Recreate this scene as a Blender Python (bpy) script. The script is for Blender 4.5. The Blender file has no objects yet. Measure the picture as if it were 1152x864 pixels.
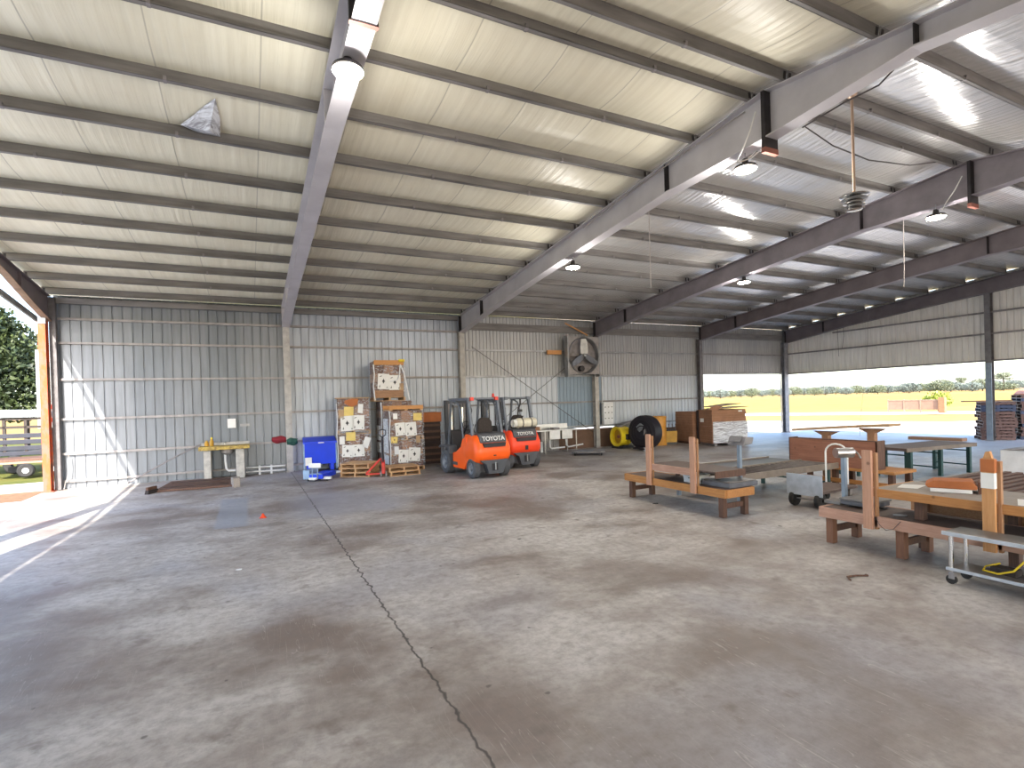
import bpy, math, random
from mathutils import Vector, Matrix
R = math.radians
rnd = random.Random(7)
sc = bpy.context.scene
COL = sc.collection

# ------------------------------------------------------------------ materials
MATS = {}
def _new(name):
    m = bpy.data.materials.new(name); m.use_nodes = True
    nt = m.node_tree; b = nt.nodes['Principled BSDF']
    MATS[name] = m
    return m, nt, b
def N(nt, t, **k):
    n = nt.nodes.new(t)
    for a, v in k.items():
        if a.startswith('i_'):
            n.inputs[a[2:].replace('_', ' ')].default_value = v
        else: setattr(n, a, v)
    return n
def ramp(nt, src, stops, interp='LINEAR'):
    r = N(nt, 'ShaderNodeValToRGB'); r.color_ramp.interpolation = interp
    els = r.color_ramp.elements
    while len(els) < len(stops): els.new(0.5)
    for e, (p, c) in zip(els, stops):
        e.position = p; e.color = (c, c, c, 1) if isinstance(c, (int, float)) else (*c, 1)
    nt.links.new(src, r.inputs[0]); return r.outputs[0]
def mixc(nt, f, a, b, blend='MIX'):
    m = N(nt, 'ShaderNodeMix', data_type='RGBA', blend_type=blend)
    for s, v in ((0, f), (6, a), (7, b)):
        if hasattr(v, 'is_linked') or hasattr(v, 'links'): nt.links.new(v, m.inputs[s])
        elif isinstance(v, (int, float)): m.inputs[s].default_value = v if s == 0 else (v, v, v, 1)
        else: m.inputs[s].default_value = (*v, 1)
    return m.outputs[2]
def math_(nt, op, a, b=None, c=None):
    m = N(nt, 'ShaderNodeMath', operation=op)
    for i, v in enumerate((a, b, c)):
        if v is None: continue
        if isinstance(v, (int, float)): m.inputs[i].default_value = v
        else: nt.links.new(v, m.inputs[i])
    return m.outputs[0]
def coords(nt, scale=(1, 1, 1), kind='Object', rot=(0, 0, 0)):
    t = N(nt, 'ShaderNodeTexCoord'); mp = N(nt, 'ShaderNodeMapping')
    mp.inputs['Scale'].default_value = scale; mp.inputs['Rotation'].default_value = rot
    nt.links.new(t.outputs[kind], mp.inputs[0]); return mp.outputs[0]
def noise(nt, vec, scale, detail=4, rough=.6, dist=0):
    n = N(nt, 'ShaderNodeTexNoise'); n.inputs['Scale'].default_value = scale
    n.inputs['Detail'].default_value = detail; n.inputs['Roughness'].default_value = rough
    n.inputs['Distortion'].default_value = dist
    nt.links.new(vec, n.inputs['Vector']); return n.outputs['Fac']
def bump(nt, b, h, strength=.3, dist=.01):
    n = N(nt, 'ShaderNodeBump'); n.inputs['Strength'].default_value = strength; n.inputs['Distance'].default_value = dist
    nt.links.new(h, n.inputs['Height']); nt.links.new(n.outputs[0], b.inputs['Normal'])
def plain(name, c, rough=.5, metal=0.0, var=.12, scale=6, c2=None, stretch=(1, 1, 1), bmp=0, spec=None, lo=.3, hi=.7):
    m, nt, b = _new(name)
    v = coords(nt, stretch); f = noise(nt, v, scale)
    c2 = c2 or tuple(x * (1 - var * 2.2) for x in c)
    nt.links.new(ramp(nt, f, [(lo, c2), (hi, c)]), b.inputs['Base Color'])
    b.inputs['Roughness'].default_value = rough; b.inputs['Metallic'].default_value = metal
    if spec is not None: b.inputs['Specular IOR Level'].default_value = spec
    if bmp: bump(nt, b, f, bmp)
    return m
def wood(name, c1, c2, axis=0, scale=3, rough=.65):
    """axis = grain direction"""
    m, nt, b = _new(name)
    st = [14, 14, 14]; st[axis] = 1.0
    v = coords(nt, tuple(st)); f = noise(nt, v, scale, 6, .65, .6)
    v2 = coords(nt, (1, 1, 1)); g = noise(nt, v2, 5, 3)
    col = ramp(nt, f, [(.3, c1), (.7, c2)])
    col = mixc(nt, math_(nt, 'MULTIPLY', g, .45), col, tuple(x * .55 for x in c1))
    # a few knots
    vo = N(nt, 'ShaderNodeTexVoronoi'); vo.inputs['Scale'].default_value = 3.2
    nt.links.new(v2, vo.inputs['Vector'])
    k = ramp(nt, vo.outputs['Distance'], [(.045, 1.0), (.09, 0.0)])
    col = mixc(nt, math_(nt, 'MULTIPLY', k, .7), col, tuple(x * .3 for x in c1))
    nt.links.new(col, b.inputs['Base Color'])
    b.inputs['Roughness'].default_value = rough
    bump(nt, b, f, .25, .004)
    return m

# ------------------------------------------------------------------ mesh building
class MB:
    def __init__(s): s.v = []; s.f = []; s.mi = []; s.cur = 0
    def add(s, vs, fs):
        o = len(s.v); s.v += [tuple(x) for x in vs]
        for f in fs: s.f.append(tuple(i + o for i in f)); s.mi.append(s.cur)
        return s
    def box(s, x0, x1, y0, y1, z0, z1, M=None):
        vs = [Vector((x, y, z)) for z in (z0, z1) for y in (y0, y1) for x in (x0, x1)]
        if M: vs = [M @ v for v in vs]
        return s.add(vs, [(0, 2, 3, 1), (4, 5, 7, 6), (0, 1, 5, 4), (2, 6, 7, 3), (0, 4, 6, 2), (1, 3, 7, 5)])
    def cbox(s, c, d, M=None):
        return s.box(c[0]-d[0]/2, c[0]+d[0]/2, c[1]-d[1]/2, c[1]+d[1]/2, c[2]-d[2]/2, c[2]+d[2]/2, M)
    def beam(s, a, b, w, h, up=(0, 0, 1)):
        a = Vector(a); b = Vector(b); d = (b - a).normalized(); up = Vector(up)
        if abs(d.dot(up)) > .98: up = Vector((0, 1, 0))
        x = d.cross(up).normalized() * (w / 2); z = x.cross(d).normalized() * (h / 2)
        vs = [a-x-z, a+x-z, b-x-z, b+x-z, a-x+z, a+x+z, b-x+z, b+x+z]
        return s.add(vs, [(0, 2, 3, 1), (4, 5, 7, 6), (0, 1, 5, 4), (2, 6, 7, 3), (0, 4, 6, 2), (1, 3, 7, 5)])
    def cyl(s, a, b, r, n=16, r2=None, caps=True):
        a = Vector(a); b = Vector(b); r2 = r if r2 is None else r2
        d = (b - a).normalized(); u = Vector((0, 0, 1)) if abs(d.z) < .95 else Vector((1, 0, 0))
        x = d.cross(u).normalized(); y = d.cross(x).normalized()
        vs = []; fs = []
        for i in range(n):
            t = 2*math.pi*i/n; q = x*math.cos(t) + y*math.sin(t)
            vs += [a + q*r, b + q*r2]
        for i in range(n):
            j = (i+1) % n; fs.append((2*i, 2*j, 2*j+1, 2*i+1))
        if caps: fs.append(tuple(2*i for i in range(n))[::-1]); fs.append(tuple(2*i+1 for i in range(n)))
        return s.add(vs, fs)
    def tube(s, pts, r, n=8):
        pts = [Vector(p) for p in pts]; vs = []; fs = []; pu = None
        for i, p in enumerate(pts):
            d = ((pts[min(i+1, len(pts)-1)] - pts[max(i-1, 0)])).normalized()
            u = pu if pu is not None else (Vector((0, 0, 1)) if abs(d.z) < .9 else Vector((1, 0, 0)))
            x = d.cross(u).normalized(); y = d.cross(x).normalized(); pu = -y if pu is not None else x.cross(d).normalized()
            pu = x.cross(d).normalized()
            for k in range(n):
                t = 2*math.pi*k/n; vs.append(p + (x*math.cos(t) + y*math.sin(t))*r)
        for i in range(len(pts)-1):
            for k in range(n):
                a = i*n+k; b = i*n+(k+1) % n; fs.append((a, b, b+n, a+n))
        fs.append(tuple(range(n))[::-1]); fs.append(tuple(range(len(vs)-n, len(vs))))
        return s.add(vs, fs)
    def lathe(s, prof, n=24, o=(0, 0, 0), axis='z', M=None, closed=True):
        vs = []; fs = []
        for (r, z) in prof:
            for k in range(n):
                t = 2*math.pi*k/n; a, b = r*math.cos(t), r*math.sin(t)
                p = (a, b, z) if axis == 'z' else ((z, a, b) if axis == 'x' else (a, z, b))
                p = Vector(p) + Vector(o); vs.append(M @ p if M else p)
        for i in range(len(prof)-1):
            for k in range(n):
                a = i*n+k; b = i*n+(k+1) % n; fs.append((a, b, b+n, a+n))
        if prof[0][0] > .02 and prof[-1][0] > .02 and closed:
            o2 = (len(prof)-1)*n
            for k in range(n): fs.append((o2+k, o2+(k+1) % n, (k+1) % n, k))
        if prof[0][0] <= .02: fs.append(tuple(range(n))[::-1])
        if prof[-1][0] <= .02: fs.append(tuple(range(len(vs)-n, len(vs))))
        return s.add(vs, fs)
    def prism(s, poly, a, b, axis='x', M=None):
        """poly = 2d points; extruded along axis from a to b. axis x: poly=(y,z); y: (x,z); z: (x,y)"""
        n = len(poly); vs = []
        for t in (a, b):
            for (p, q) in poly:
                w = Vector((t, p, q) if axis == 'x' else (p, t, q) if axis == 'y' else (p, q, t))
                vs.append(M @ w if M else w)
        fs = [tuple(range(n))[::-1], tuple(range(n, 2*n))] + [(i, (i+1) % n, n+(i+1) % n, n+i) for i in range(n)]
        return s.add(vs, fs)
    def build(s, name, mats, parent=None, bevel=0, smooth=False, loc=None, rot=None):
        me = bpy.data.meshes.new(name); me.from_pydata(s.v, [], s.f)
        if not isinstance(mats, (list, tuple)): mats = [mats]
        for m in mats: me.materials.append(MATS[m] if isinstance(m, str) else m)
        if len(mats) > 1: me.polygons.foreach_set('material_index', s.mi)
        import bmesh
        bm = bmesh.new(); bm.from_mesh(me); bmesh.ops.recalc_face_normals(bm, faces=bm.faces); bm.to_mesh(me); bm.free()
        if smooth:
            me.polygons.foreach_set('use_smooth', [True]*len(me.polygons))
            me.update(); 
            try: me.set_sharp_from_angle(angle=R(40))
            except Exception: pass
        o = bpy.data.objects.new(name, me); COL.objects.link(o)
        if parent: o.parent = parent
        if loc: o.location = loc
        if rot: o.rotation_euler = rot
        if bevel:
            bv = o.modifiers.new('bevel', 'BEVEL'); bv.width = bevel; bv.segments = 2; bv.limit_method = 'ANGLE'; bv.angle_limit = R(35)
        return o

def tag(o, label=None, cat=None, group=None, kind=None):
    for k, v in (('label', label), ('category', cat), ('group', group), ('kind', kind)):
        if v: o[k] = v
    return o
def thing(name, label, cat, loc=(0, 0, 0), rz=0, group=None):
    o = bpy.data.objects.new(name, None); COL.objects.link(o); o.empty_display_size = .2
    o.location = loc; o.rotation_euler = (0, 0, R(rz)); return tag(o, label, cat, group)
def children(o): return [c for c in COL.objects if c.parent == o]
def dup(root, loc=None, rz=None, label=None, group=None, rot=None):
    r = root.copy(); COL.objects.link(r)
    if loc is not None: r.location = loc
    if rz is not None: r.rotation_euler = (0, 0, R(rz))
    if rot is not None: r.rotation_euler = rot
    if label: r['label'] = label
    if group: r['group'] = group
    for ch in list(root.children):
        c = ch.copy(); COL.objects.link(c); c.parent = r
        for g in list(ch.children):
            d = g.copy(); COL.objects.link(d); d.parent = c
    return r
def struct(name, mb, m, parent=None, **k):
    o = mb.build(name, m, parent, **k); o['kind'] = 'structure'; return o
def lettering(txt, size, mat, parent, loc, rot, depth=.004, name='lettering', align='CENTER', space=1.0):
    cu = bpy.data.curves.new('t', 'FONT'); cu.body = txt; cu.size = size; cu.extrude = depth; cu.align_x = align; cu.align_y = 'CENTER'; cu.offset = size*.02; cu.space_character = space
    to = bpy.data.objects.new('t', cu); COL.objects.link(to)
    bpy.context.view_layer.update()
    me = bpy.data.meshes.new_from_object(to.evaluated_get(bpy.context.evaluated_depsgraph_get()))
    bpy.data.objects.remove(to); bpy.data.curves.remove(cu)
    me.materials.clear(); me.materials.append(MATS[mat])
    o = bpy.data.objects.new(name, me); COL.objects.link(o); o.parent = parent; o.location = loc; o.rotation_euler = rot
    return o
ORD = ['first', 'second', 'third', 'fourth', 'fifth', 'sixth', 'seventh', 'eighth', 'ninth', 'tenth', 'eleventh', 'twelfth']
SKY_STRENGTH = .42; SUN_STRENGTH = 8; EXPOSURE = .98; LAMP_POWER = 80
# ------------------------------------------------------------------ the materials of the place
plain('galv', (.36, .37, .39), .42, .75, .18, 3)
plain('galv_dull', (.36, .34, .34), .6, .35, .15, 4)
plain('steel_grey', (.30, .28, .29), .55, .3, .2, 5)
plain('purlin_paint', (.235, .22, .215), .6, .15, .22, 3, stretch=(.3, 2, 2))
plain('rafter_paint', (.56, .54, .57), .5, .2, .1, 2, c2=(.47, .45, .48))
plain('rafter_dark', (.19, .16, .175), .5, .25, .12, 2)
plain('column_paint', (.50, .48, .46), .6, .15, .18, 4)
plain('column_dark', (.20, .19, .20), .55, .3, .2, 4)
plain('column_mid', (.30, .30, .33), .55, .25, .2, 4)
plain('splice_black', (.03, .026, .03), .6, .3, .2, 8)
plain('rust_red', (.56, .085, .022), .75, 0, .2, 5, c2=(.20, .10, .07), stretch=(1, 1, .45), bmp=.3, lo=.44, hi=.56)
plain('stainless', (.62, .61, .60), .28, .95, .1, 4, stretch=(1, 12, 1))
plain('stainless_dull', (.26, .24, .23), .5, .6, .15, 4)
plain('chrome', (.75, .74, .73), .2, 1.0, .05)
plain('black_rubber', (.022, .021, .022), .75, 0, .2, 12)
plain('black_plastic', (.018, .015, .02), .45, 0, .2, 5)
plain('dark_fabric', (.04, .03, .028), .85, 0, .2, 20)
plain('forklift_orange', (.95, .115, .006), .38, 0, .04, 4)
plain('forklift_red_orange', (.92, .06, .012), .38, 0, .04, 4)
plain('forklift_grey', (.085, .09, .105), .5, .2, .12, 5)
plain('forklift_guard', (.16, .18, .22), .45, .3, .12, 5)
plain('tire_grey', (.085, .088, .10), .8, 0, .15, 10)
plain('rim_grey', (.28, .30, .34), .5, .3, .15, 10)
plain('light_red', (.75, .04, .02), .3, 0, .05)
plain('light_amber', (.85, .30, .03), .3, 0, .05)
plain('lpg_cream', (.74, .70, .58), .45, .1, .12, 5)
plain('bin_blue', (.0, .045, .72), .45, 0, .06, 3)
plain('pale_blue', (.28, .40, .58), .5, .2, .12, 5)
plain('white_paint', (.78, .78, .76), .5, 0, .08, 5)
plain('white_plastic', (.72, .73, .76), .5, 0, .08, 5)
plain('paper_white', (.80, .79, .77), .8, 0, .04, 5)
plain('paper_yellow', (.82, .62, .20), .8, 0, .08, 5)
plain('ink', (.03, .03, .035), .8)
plain('cardboard', (.33, .165, .095), .85, 0, .12, 3)
plain('cardboard_light', (.50, .33, .19), .85, 0, .12, 3)
plain('cardboard_orange', (.46, .15, .05), .85, 0, .12, 3)
plain('cardboard_dark', (.16, .075, .05), .85, 0, .15, 3)
plain('dark_crate', (.05, .03, .028), .8, 0, .2, 4)
plain('yellow_plastic', (.80, .60, .02), .42, 0, .1, 4)
plain('yellow_deep', (.55, .30, .02), .5, 0, .15, 4)
plain('yellow_stain', (.50, .36, .09), .7, 0, .2, 12, c2=(.20, .13, .04), lo=.35, hi=.6)
plain('orange_barrel', (.62, .29, .05), .5, 0, .1, 3)
plain('drum_black', (.012, .008, .014), .5, 0, .2, 3)
plain('jack_red', (.55, .03, .02), .45, .1, .1, 5)
plain('green_paint', (.035, .10, .10), .5, .2, .15, 5)
plain('green_cloth', (.02, .09, .07), .8, 0, .2, 5)
plain('red_cloth', (.28, .015, .03), .8, 0, .2, 5)
plain('cone_orange', (.85, .07, .01), .5)
plain('concrete_block', (.50, .48, .45), .85, 0, .15, 8, bmp=.2)
plain('conveyor_top', (.085, .068, .065), .48, .25, .25, 3, stretch=(1, .3, 1))
plain('roller', (.09, .07, .065), .5, .4, .2, 8)
plain('rail_tan', (.24, .19, .15), .6, .15, .15, 5)
plain('scale_grey', (.17, .17, .19), .45, .4, .15, 5)
plain('scale_blue', (.28, .34, .42), .4, .5, .12, 5)
plain('worktop_grey', (.40, .36, .34), .45, .2, .18, 2)
plain('hose_yellow', (.72, .52, .02), .5)
plain('cable_grey', (.32, .29, .28), .6)
plain('cable_dark', (.06, .05, .05), .6)
plain('rod_tan', (.46, .33, .25), .45, .5)
plain('plywood_dark', (.15, .085, .055), .8, 0, .2, 2)
plain('bark', (.14, .10, .07), .9, 0, .3, 4, bmp=.4)
plain('truck_grey', (.028, .03, .045), .5, .2, .15, 3)
plain('road_gravel', (.50, .46, .42), .95, 0, .08, 4)
plain('dirt_brown', (.22, .115, .05), .95, 0, .2, 6)
plain('tarp_white', (.45, .48, .53), .6, 0, .08, 3)
wood('wood_orange', (.40, .165, .045), (.56, .27, .09), 1)
wood('wood_orange_x', (.52, .235, .075), (.66, .33, .12), 0)
wood('wood_pink', (.46, .24, .155), (.62, .36, .25), 2)
wood('wood_pink_y', (.42, .23, .165), (.58, .36, .27), 1)
wood('wood_red', (.38, .15, .08), (.52, .24, .14), 2)
wood('wood_dark', (.075, .035, .022), (.17, .085, .055), 2)
wood('wood_stake', (.02, .014, .012), (.05, .032, .025), 2)
wood('wood_brown', (.27, .14, .07), (.42, .23, .13), 0)
wood('bench_top', (.085, .055, .047), (.155, .11, .092), 1)
wood('bench_top_pale', (.24, .20, .17), (.42, .37, .33), 1)
wood('pallet_new', (.46, .25, .11), (.66, .42, .23), 0)
wood('pallet_old', (.10, .055, .05), (.22, .13, .12), 0)
wood('plywood_red', (.22, .08, .045), (.38, .165, .10), 1, 1.5)
wood('plank_grey', (.20, .17, .17), (.34, .29, .28), 0)

# stretch wrap
m, nt, b = _new('stretch_wrap')
v = coords(nt, (1, 1, 3)); f = noise(nt, v, 5, 5, .6, 2.5)
tr = N(nt, 'ShaderNodeBsdfTransparent'); mx = N(nt, 'ShaderNodeMixShader')
b.inputs['Base Color'].default_value = (.72, .72, .76, 1); b.inputs['Roughness'].default_value = .22
nt.links.new(ramp(nt, f, [(.48, .06), (.62, .55)]), mx.inputs[0])
nt.links.new(tr.outputs[0], mx.inputs[1]); nt.links.new(b.outputs[0], mx.inputs[2])
bump(nt, b, f, .6, .02)
nt.links.new(mx.outputs[0], nt.nodes['Material Output'].inputs[0])
m, nt, b = _new('plastic_film_white')
v = coords(nt, (.8, .8, 6)); f = noise(nt, v, 3, 5, .65, 1.5)
nt.links.new(ramp(nt, f, [(.38, (.26, .25, .28)), (.62, (.78, .80, .86))]), b.inputs['Base Color'])
b.inputs['Roughness'].default_value = .3; bump(nt, b, f, .8, .03)

# emitters: the lamps themselves
m, nt, b = _new('lamp_glow')
b.inputs['Emission Color'].default_value = (1, .86, .58, 1); b.inputs['Emission Strength'].default_value = 60
b.inputs['Base Color'].default_value = (1, .95, .8, 1)

# concrete slab
m, nt, b = _new('concrete_floor')
w = coords(nt, (1, 1, 1))
big = noise(nt, w, .38, 5, .60, .15); mid = noise(nt, coords(nt, (.8, 1.25, 1), rot=(0, 0, .5)), .85, 7, .66, .15); fine = noise(nt, w, 9, 8, .75)
base = ramp(nt, mid, [(.30, (.185, .15, .132)), (.42, (.36, .328, .31)), (.58, (.51, .485, .47))])
base = mixc(nt, ramp(nt, big, [(.46, 0.0), (.62, .85)]), base, (.17, .128, .112))
base = mixc(nt, ramp(nt, noise(nt, w, .5, 3, .5, .3), [(.52, 0.0), (.68, .6)]), base, (.40, .40, .44))
base = mixc(nt, ramp(nt, fine, [(.36, .5), (.58, 0.0)]), base, (.16, .14, .13))
base = mixc(nt, ramp(nt, noise(nt, w, 2.6, 4, .6), [(.60, 0.0), (.70, .55)]), base, (.15, .12, .105))
# oil drips
vo = N(nt, 'ShaderNodeTexVoronoi'); vo.inputs['Scale'].default_value = 1.35; vo.inputs['Randomness'].default_value = 1
wd = N(nt, 'ShaderNodeVectorMath', operation='ADD')
nz = N(nt, 'ShaderNodeTexNoise'); nz.inputs['Scale'].default_value = 7; nt.links.new(w, nz.inputs['Vector'])
sv = N(nt, 'ShaderNodeVectorMath', operation='SCALE'); sv.inputs['Scale'].default_value = .10; nt.links.new(nz.outputs['Color'], sv.inputs[0])
nt.links.new(w, wd.inputs[0]); nt.links.new(sv.outputs[0], wd.inputs[1]); nt.links.new(wd.outputs[0], vo.inputs['Vector'])
gate = ramp(nt, vo.outputs['Color'], [(.55, 0.0), (.6, 1.0)])
spots = math_(nt, 'MULTIPLY', ramp(nt, vo.outputs['Distance'], [(.035, 1.0), (.06, 0.0)]), gate)
base = mixc(nt, math_(nt, 'MULTIPLY', spots, .75), base, (.05, .045, .045))
vo2 = N(nt, 'ShaderNodeTexVoronoi'); vo2.inputs['Scale'].default_value = 3.6; nt.links.new(wd.outputs[0], vo2.inputs['Vector'])
sp2 = math_(nt, 'MULTIPLY', ramp(nt, vo2.outputs['Distance'], [(.05, 1.0), (.09, 0.0)]), ramp(nt, vo2.outputs['Color'], [(.6, 0.0), (.66, 1.0)]))
base = mixc(nt, math_(nt, 'MULTIPLY', sp2, .7), base, (.07, .06, .058))
# pale scratches
mus = noise(nt, coords(nt, (6, .5, 1), rot=(0, 0, .7)), 1.4, 2, .4, 2.2)
scr = ramp(nt, mus, [(.494, 0.0), (.5, .35), (.506, 0.0)])
base = mixc(nt, math_(nt, 'MULTIPLY', scr, ramp(nt, big, [(.5, 0.0), (.6, 1.0)])), base, (.60, .56, .52))
sx = N(nt, 'ShaderNodeSeparateXYZ'); nt.links.new(wd.outputs[0], sx.inputs[0])
def rect(x0, x1, y0, y1, soft):
    def edge(v, a, s): return math_(nt, 'SMOOTHSTEP' if False else 'MULTIPLY', 1.0, N_map(v, a, s))
    def N_map(v, a, s):
        mr = N(nt, 'ShaderNodeMapRange', clamp=True); nt.links.new(v, mr.inputs[0])
        mr.inputs[1].default_value = a - soft*s; mr.inputs[2].default_value = a + soft*s; return mr.outputs[0]
    p = math_(nt, 'MULTIPLY', N_map(sx.outputs[0], x0, 1), N_map(sx.outputs[0], x1, -1))
    q = math_(nt, 'MULTIPLY', N_map(sx.outputs[1], y0, 1), N_map(sx.outputs[1], y1, -1))
    return math_(nt, 'MULTIPLY', p, q)
base = mixc(nt, math_(nt, 'MULTIPLY', rect(4.50, 5.05, -8.3, -4.8, .03), .65), base, (.27, .30, .36))     # repair patch
base = mixc(nt, math_(nt, 'MULTIPLY', rect(5.9, 8.0, -8.3, -5.3, .25), .5), base, (.30, .31, .37))
base = mixc(nt, math_(nt, 'MULTIPLY', rect(26.0, 34.5, -30, 3, 1.6), .6), base, (.50, .52, .55))         # slab end lightened: daylight from the opening painted into the colour
# joints sawn in the slab
for jx, a in ((6.30, .9), (12.6, .25), (18.9, .25), (25.1, .3)):
    d = math_(nt, 'ABSOLUTE', math_(nt, 'SUBTRACT', sx.outputs[0], jx + .05))
    base = mixc(nt, math_(nt, 'MULTIPLY', ramp(nt, d, [(.006, 1.0), (.014, 0.0)]), a), base, (.045, .04, .04))
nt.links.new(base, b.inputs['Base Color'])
nt.links.new(ramp(nt, mid, [(.3, .42), (.7, .62)]), b.inputs['Roughness'])
b.inputs['Specular IOR Level'].default_value = .45
bump(nt, b, fine, .12, .01)

# corrugated wall sheets (the ribs are in the mesh); panels differ slightly
def sheetmat(name, c, c2, rough, metal, beyond=None):
    m, nt, b = _new(name)
    w = coords(nt, (1, 1, 1)); s = N(nt, 'ShaderNodeSeparateXYZ'); nt.links.new(w, s.inputs[0])
    px = math_(nt, 'FLOOR', math_(nt, 'DIVIDE', s.outputs[0], .98)); py = math_(nt, 'FLOOR', math_(nt, 'DIVIDE', s.outputs[1], .98))
    cb = N(nt, 'ShaderNodeCombineXYZ'); nt.links.new(px, cb.inputs[0]); nt.links.new(py, cb.inputs[1])
    wn = N(nt, 'ShaderNodeTexWhiteNoise'); nt.links.new(cb.outputs[0], wn.inputs[0])
    col = mixc(nt, wn.outputs['Value'], c, c2)
    if beyond:      # lighter sheet colour past the first inner column
        g_ = N(nt, 'ShaderNodeMapRange', clamp=True); nt.links.new(s.outputs[0], g_.inputs[0]); g_.inputs[1].default_value = 6.28; g_.inputs[2].default_value = 6.30
        col = mixc(nt, g_.outputs[0], col, beyond)
    st = noise(nt, coords(nt, (5, 5, .35)), 2.2, 5, .6)
    col = mixc(nt, ramp(nt, st, [(.42, 0.0), (.75, .5)]), col, tuple(x*.55 for x in c))
    nt.links.new(col, b.inputs['Base Color'])
    b.inputs['Roughness'].default_value = rough; b.inputs['Metallic'].default_value = metal
sheetmat('sheet_galv', (.165, .185, .215), (.235, .25, .28), .42, .4, (.36, .40, .475))
sheetmat('sheet_right', (.72, .70, .67), (.78, .76, .73), .5, .1)
sheetmat('sheet_white', (.56, .60, .67), (.45, .49, .56), .5, .25)
sheetmat('sheet_upper', (.40, .40, .41), (.34, .35, .37), .48, .45)
sheetmat('sheet_blue', (.22, .28, .35), (.22, .28, .35), .45, .4)

# roof lining: white faced insulation laid over the purlins, taped in strips
m, nt, b = _new('roof_lining')
w = coords(nt, (1, 1, 1)); s = N(nt, 'ShaderNodeSeparateXYZ'); nt.links.new(w, s.inputs[0])
fold = noise(nt, coords(nt, (6, .25, .25)), 1.6, 4, .55)
col = ramp(nt, fold, [(.25, (.67, .625, .49)), (.7, (.79, .75, .61))])
fx = math_(nt, 'FRACT', math_(nt, 'DIVIDE', math_(nt, 'ADD', s.outputs[0], .35), 1.27))
d = math_(nt, 'ABSOLUTE', math_(nt, 'SUBTRACT', fx, .5))
seam = ramp(nt, d, [(.004, 1.0), (.009, 0.0)])
col = mixc(nt, math_(nt, 'MULTIPLY', seam, .5), col, (.22, .20, .16))
big = noise(nt, w, .7, 3)
col = mixc(nt, ramp(nt, big, [(.5, 0.0), (.8, .35)]), col, (.56, .50, .37))
foil = N(nt, 'ShaderNodeMapRange', clamp=True); nt.links.new(s.outputs[0], foil.inputs[0]); foil.inputs[1].default_value = 12.5; foil.inputs[2].default_value = 12.7   # paler, glossier and more metallic beyond the third frame
fo = foil.outputs[0]
col = mixc(nt, fo, col, mixc(nt, .75, col, (.86, .86, .88)))
nt.links.new(col, b.inputs['Base Color'])
nt.links.new(math_(nt, 'MULTIPLY', fo, .5), b.inputs['Metallic'])
nt.links.new(math_(nt, 'SUBTRACT', .42, math_(nt, 'MULTIPLY', fo, .22)), b.inputs['Roughness']); b.inputs['Specular IOR Level'].default_value = .45
rib = math_(nt, 'SINE', math_(nt, 'MULTIPLY', s.outputs[0], 2*math.pi/.155))
stripe = noise(nt, coords(nt, (9, .12, .12)), 1.5, 3, .6)
hh = math_(nt, 'ADD', math_(nt, 'ADD', math_(nt, 'MULTIPLY', rib, .25), math_(nt, 'MULTIPLY', math_(nt, 'MULTIPLY', stripe, fo), 2.6)), math_(nt, 'MULTIPLY', fold, math_(nt, 'SUBTRACT', 3.5, math_(nt, 'MULTIPLY', fo, 2.6))))
bump(nt, b, hh, .5, .012)

# field and grass
def ground(name, cs, scale):
    m, nt, b = _new(name)
    w = coords(nt, (1, 1, 1)); f = noise(nt, w, scale, 6, .65, .5); g = noise(nt, w, scale*9, 4, .7)
    nt.links.new(mixc(nt, math_(nt, 'MULTIPLY', g, .4), ramp(nt, f, [(.3, cs[0]), (.5, cs[1]), (.7, cs[2])]), tuple(x*.6 for x in cs[0])), b.inputs['Base Color'])
    b.inputs['Roughness'].default_value = .95; b.inputs['Specular IOR Level'].default_value = .1
    bump(nt, b, g, .6, .05)
ground('grass_green', ((.07, .085, .02), (.12, .125, .03), (.17, .15, .045)), .5)
ground('field_straw', ((.25, .145, .05), (.35, .225, .085), (.29, .205, .065)), .06)
ground('weeds_verge', ((.29, .20, .06), (.36, .26, .09), (.33, .24, .07)), .3)
ground('weeds', ((.26, .21, .05), (.34, .26, .07), (.38, .27, .07)), .15)
def leafmat(name, a, c):
    m, nt, b = _new(name)
    f = noise(nt, coords(nt, (1, 1, 1)), 1.1, 3)
    nt.links.new(ramp(nt, f, [(.35, a), (.65, c)]), b.inputs['Base Color']); b.inputs['Roughness'].default_value = .6
leafmat('leaf_oak', (.010, .022, .008), (.055, .075, .02))
leafmat('leaf_far_hazed', (.09, .115, .075), (.17, .19, .11))  # distance haze painted in as a paler leaf colour
leafmat('leaf_far_hazed_blue', (.11, .14, .13), (.17, .20, .17))  # bluish variant, also paled to paint in the haze
leafmat('leaf_yellow', (.17, .23, .03), (.36, .38, .06))
# ------------------------------------------------------------------ the shed
S = 6.2849; NB = 5; XE = NB*S                       # five bays, XE = inner line of the right end wall
YW = .25                                            # eave wall
YR = -13.63; YF = -27.26                            # ridge, front eave
def ztop(y): return 5.52 - .1009*y if y >= YR else 6.895 - .134*(YR - y)      # top of rafters
BOT = [(0.0, 4.88), (-3.2, 5.335), (-6.7, 5.69), (-9.8, 5.97), (-11.4, 6.12), (-13.6, 6.17), (-15.7, 6.33), (-19.0, 5.88), (-23.6, 5.22), (-27.26, 4.35)]
def zbot(y):
    for (a, za), (b_, zb) in zip(BOT, BOT[1:]):
        if a >= y >= b_: return za + (zb - za)*(a - y)/(a - b_)
    return BOT[-1][1]

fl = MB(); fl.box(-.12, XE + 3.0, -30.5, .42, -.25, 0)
struct('floor', fl, 'concrete_floor')

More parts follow.
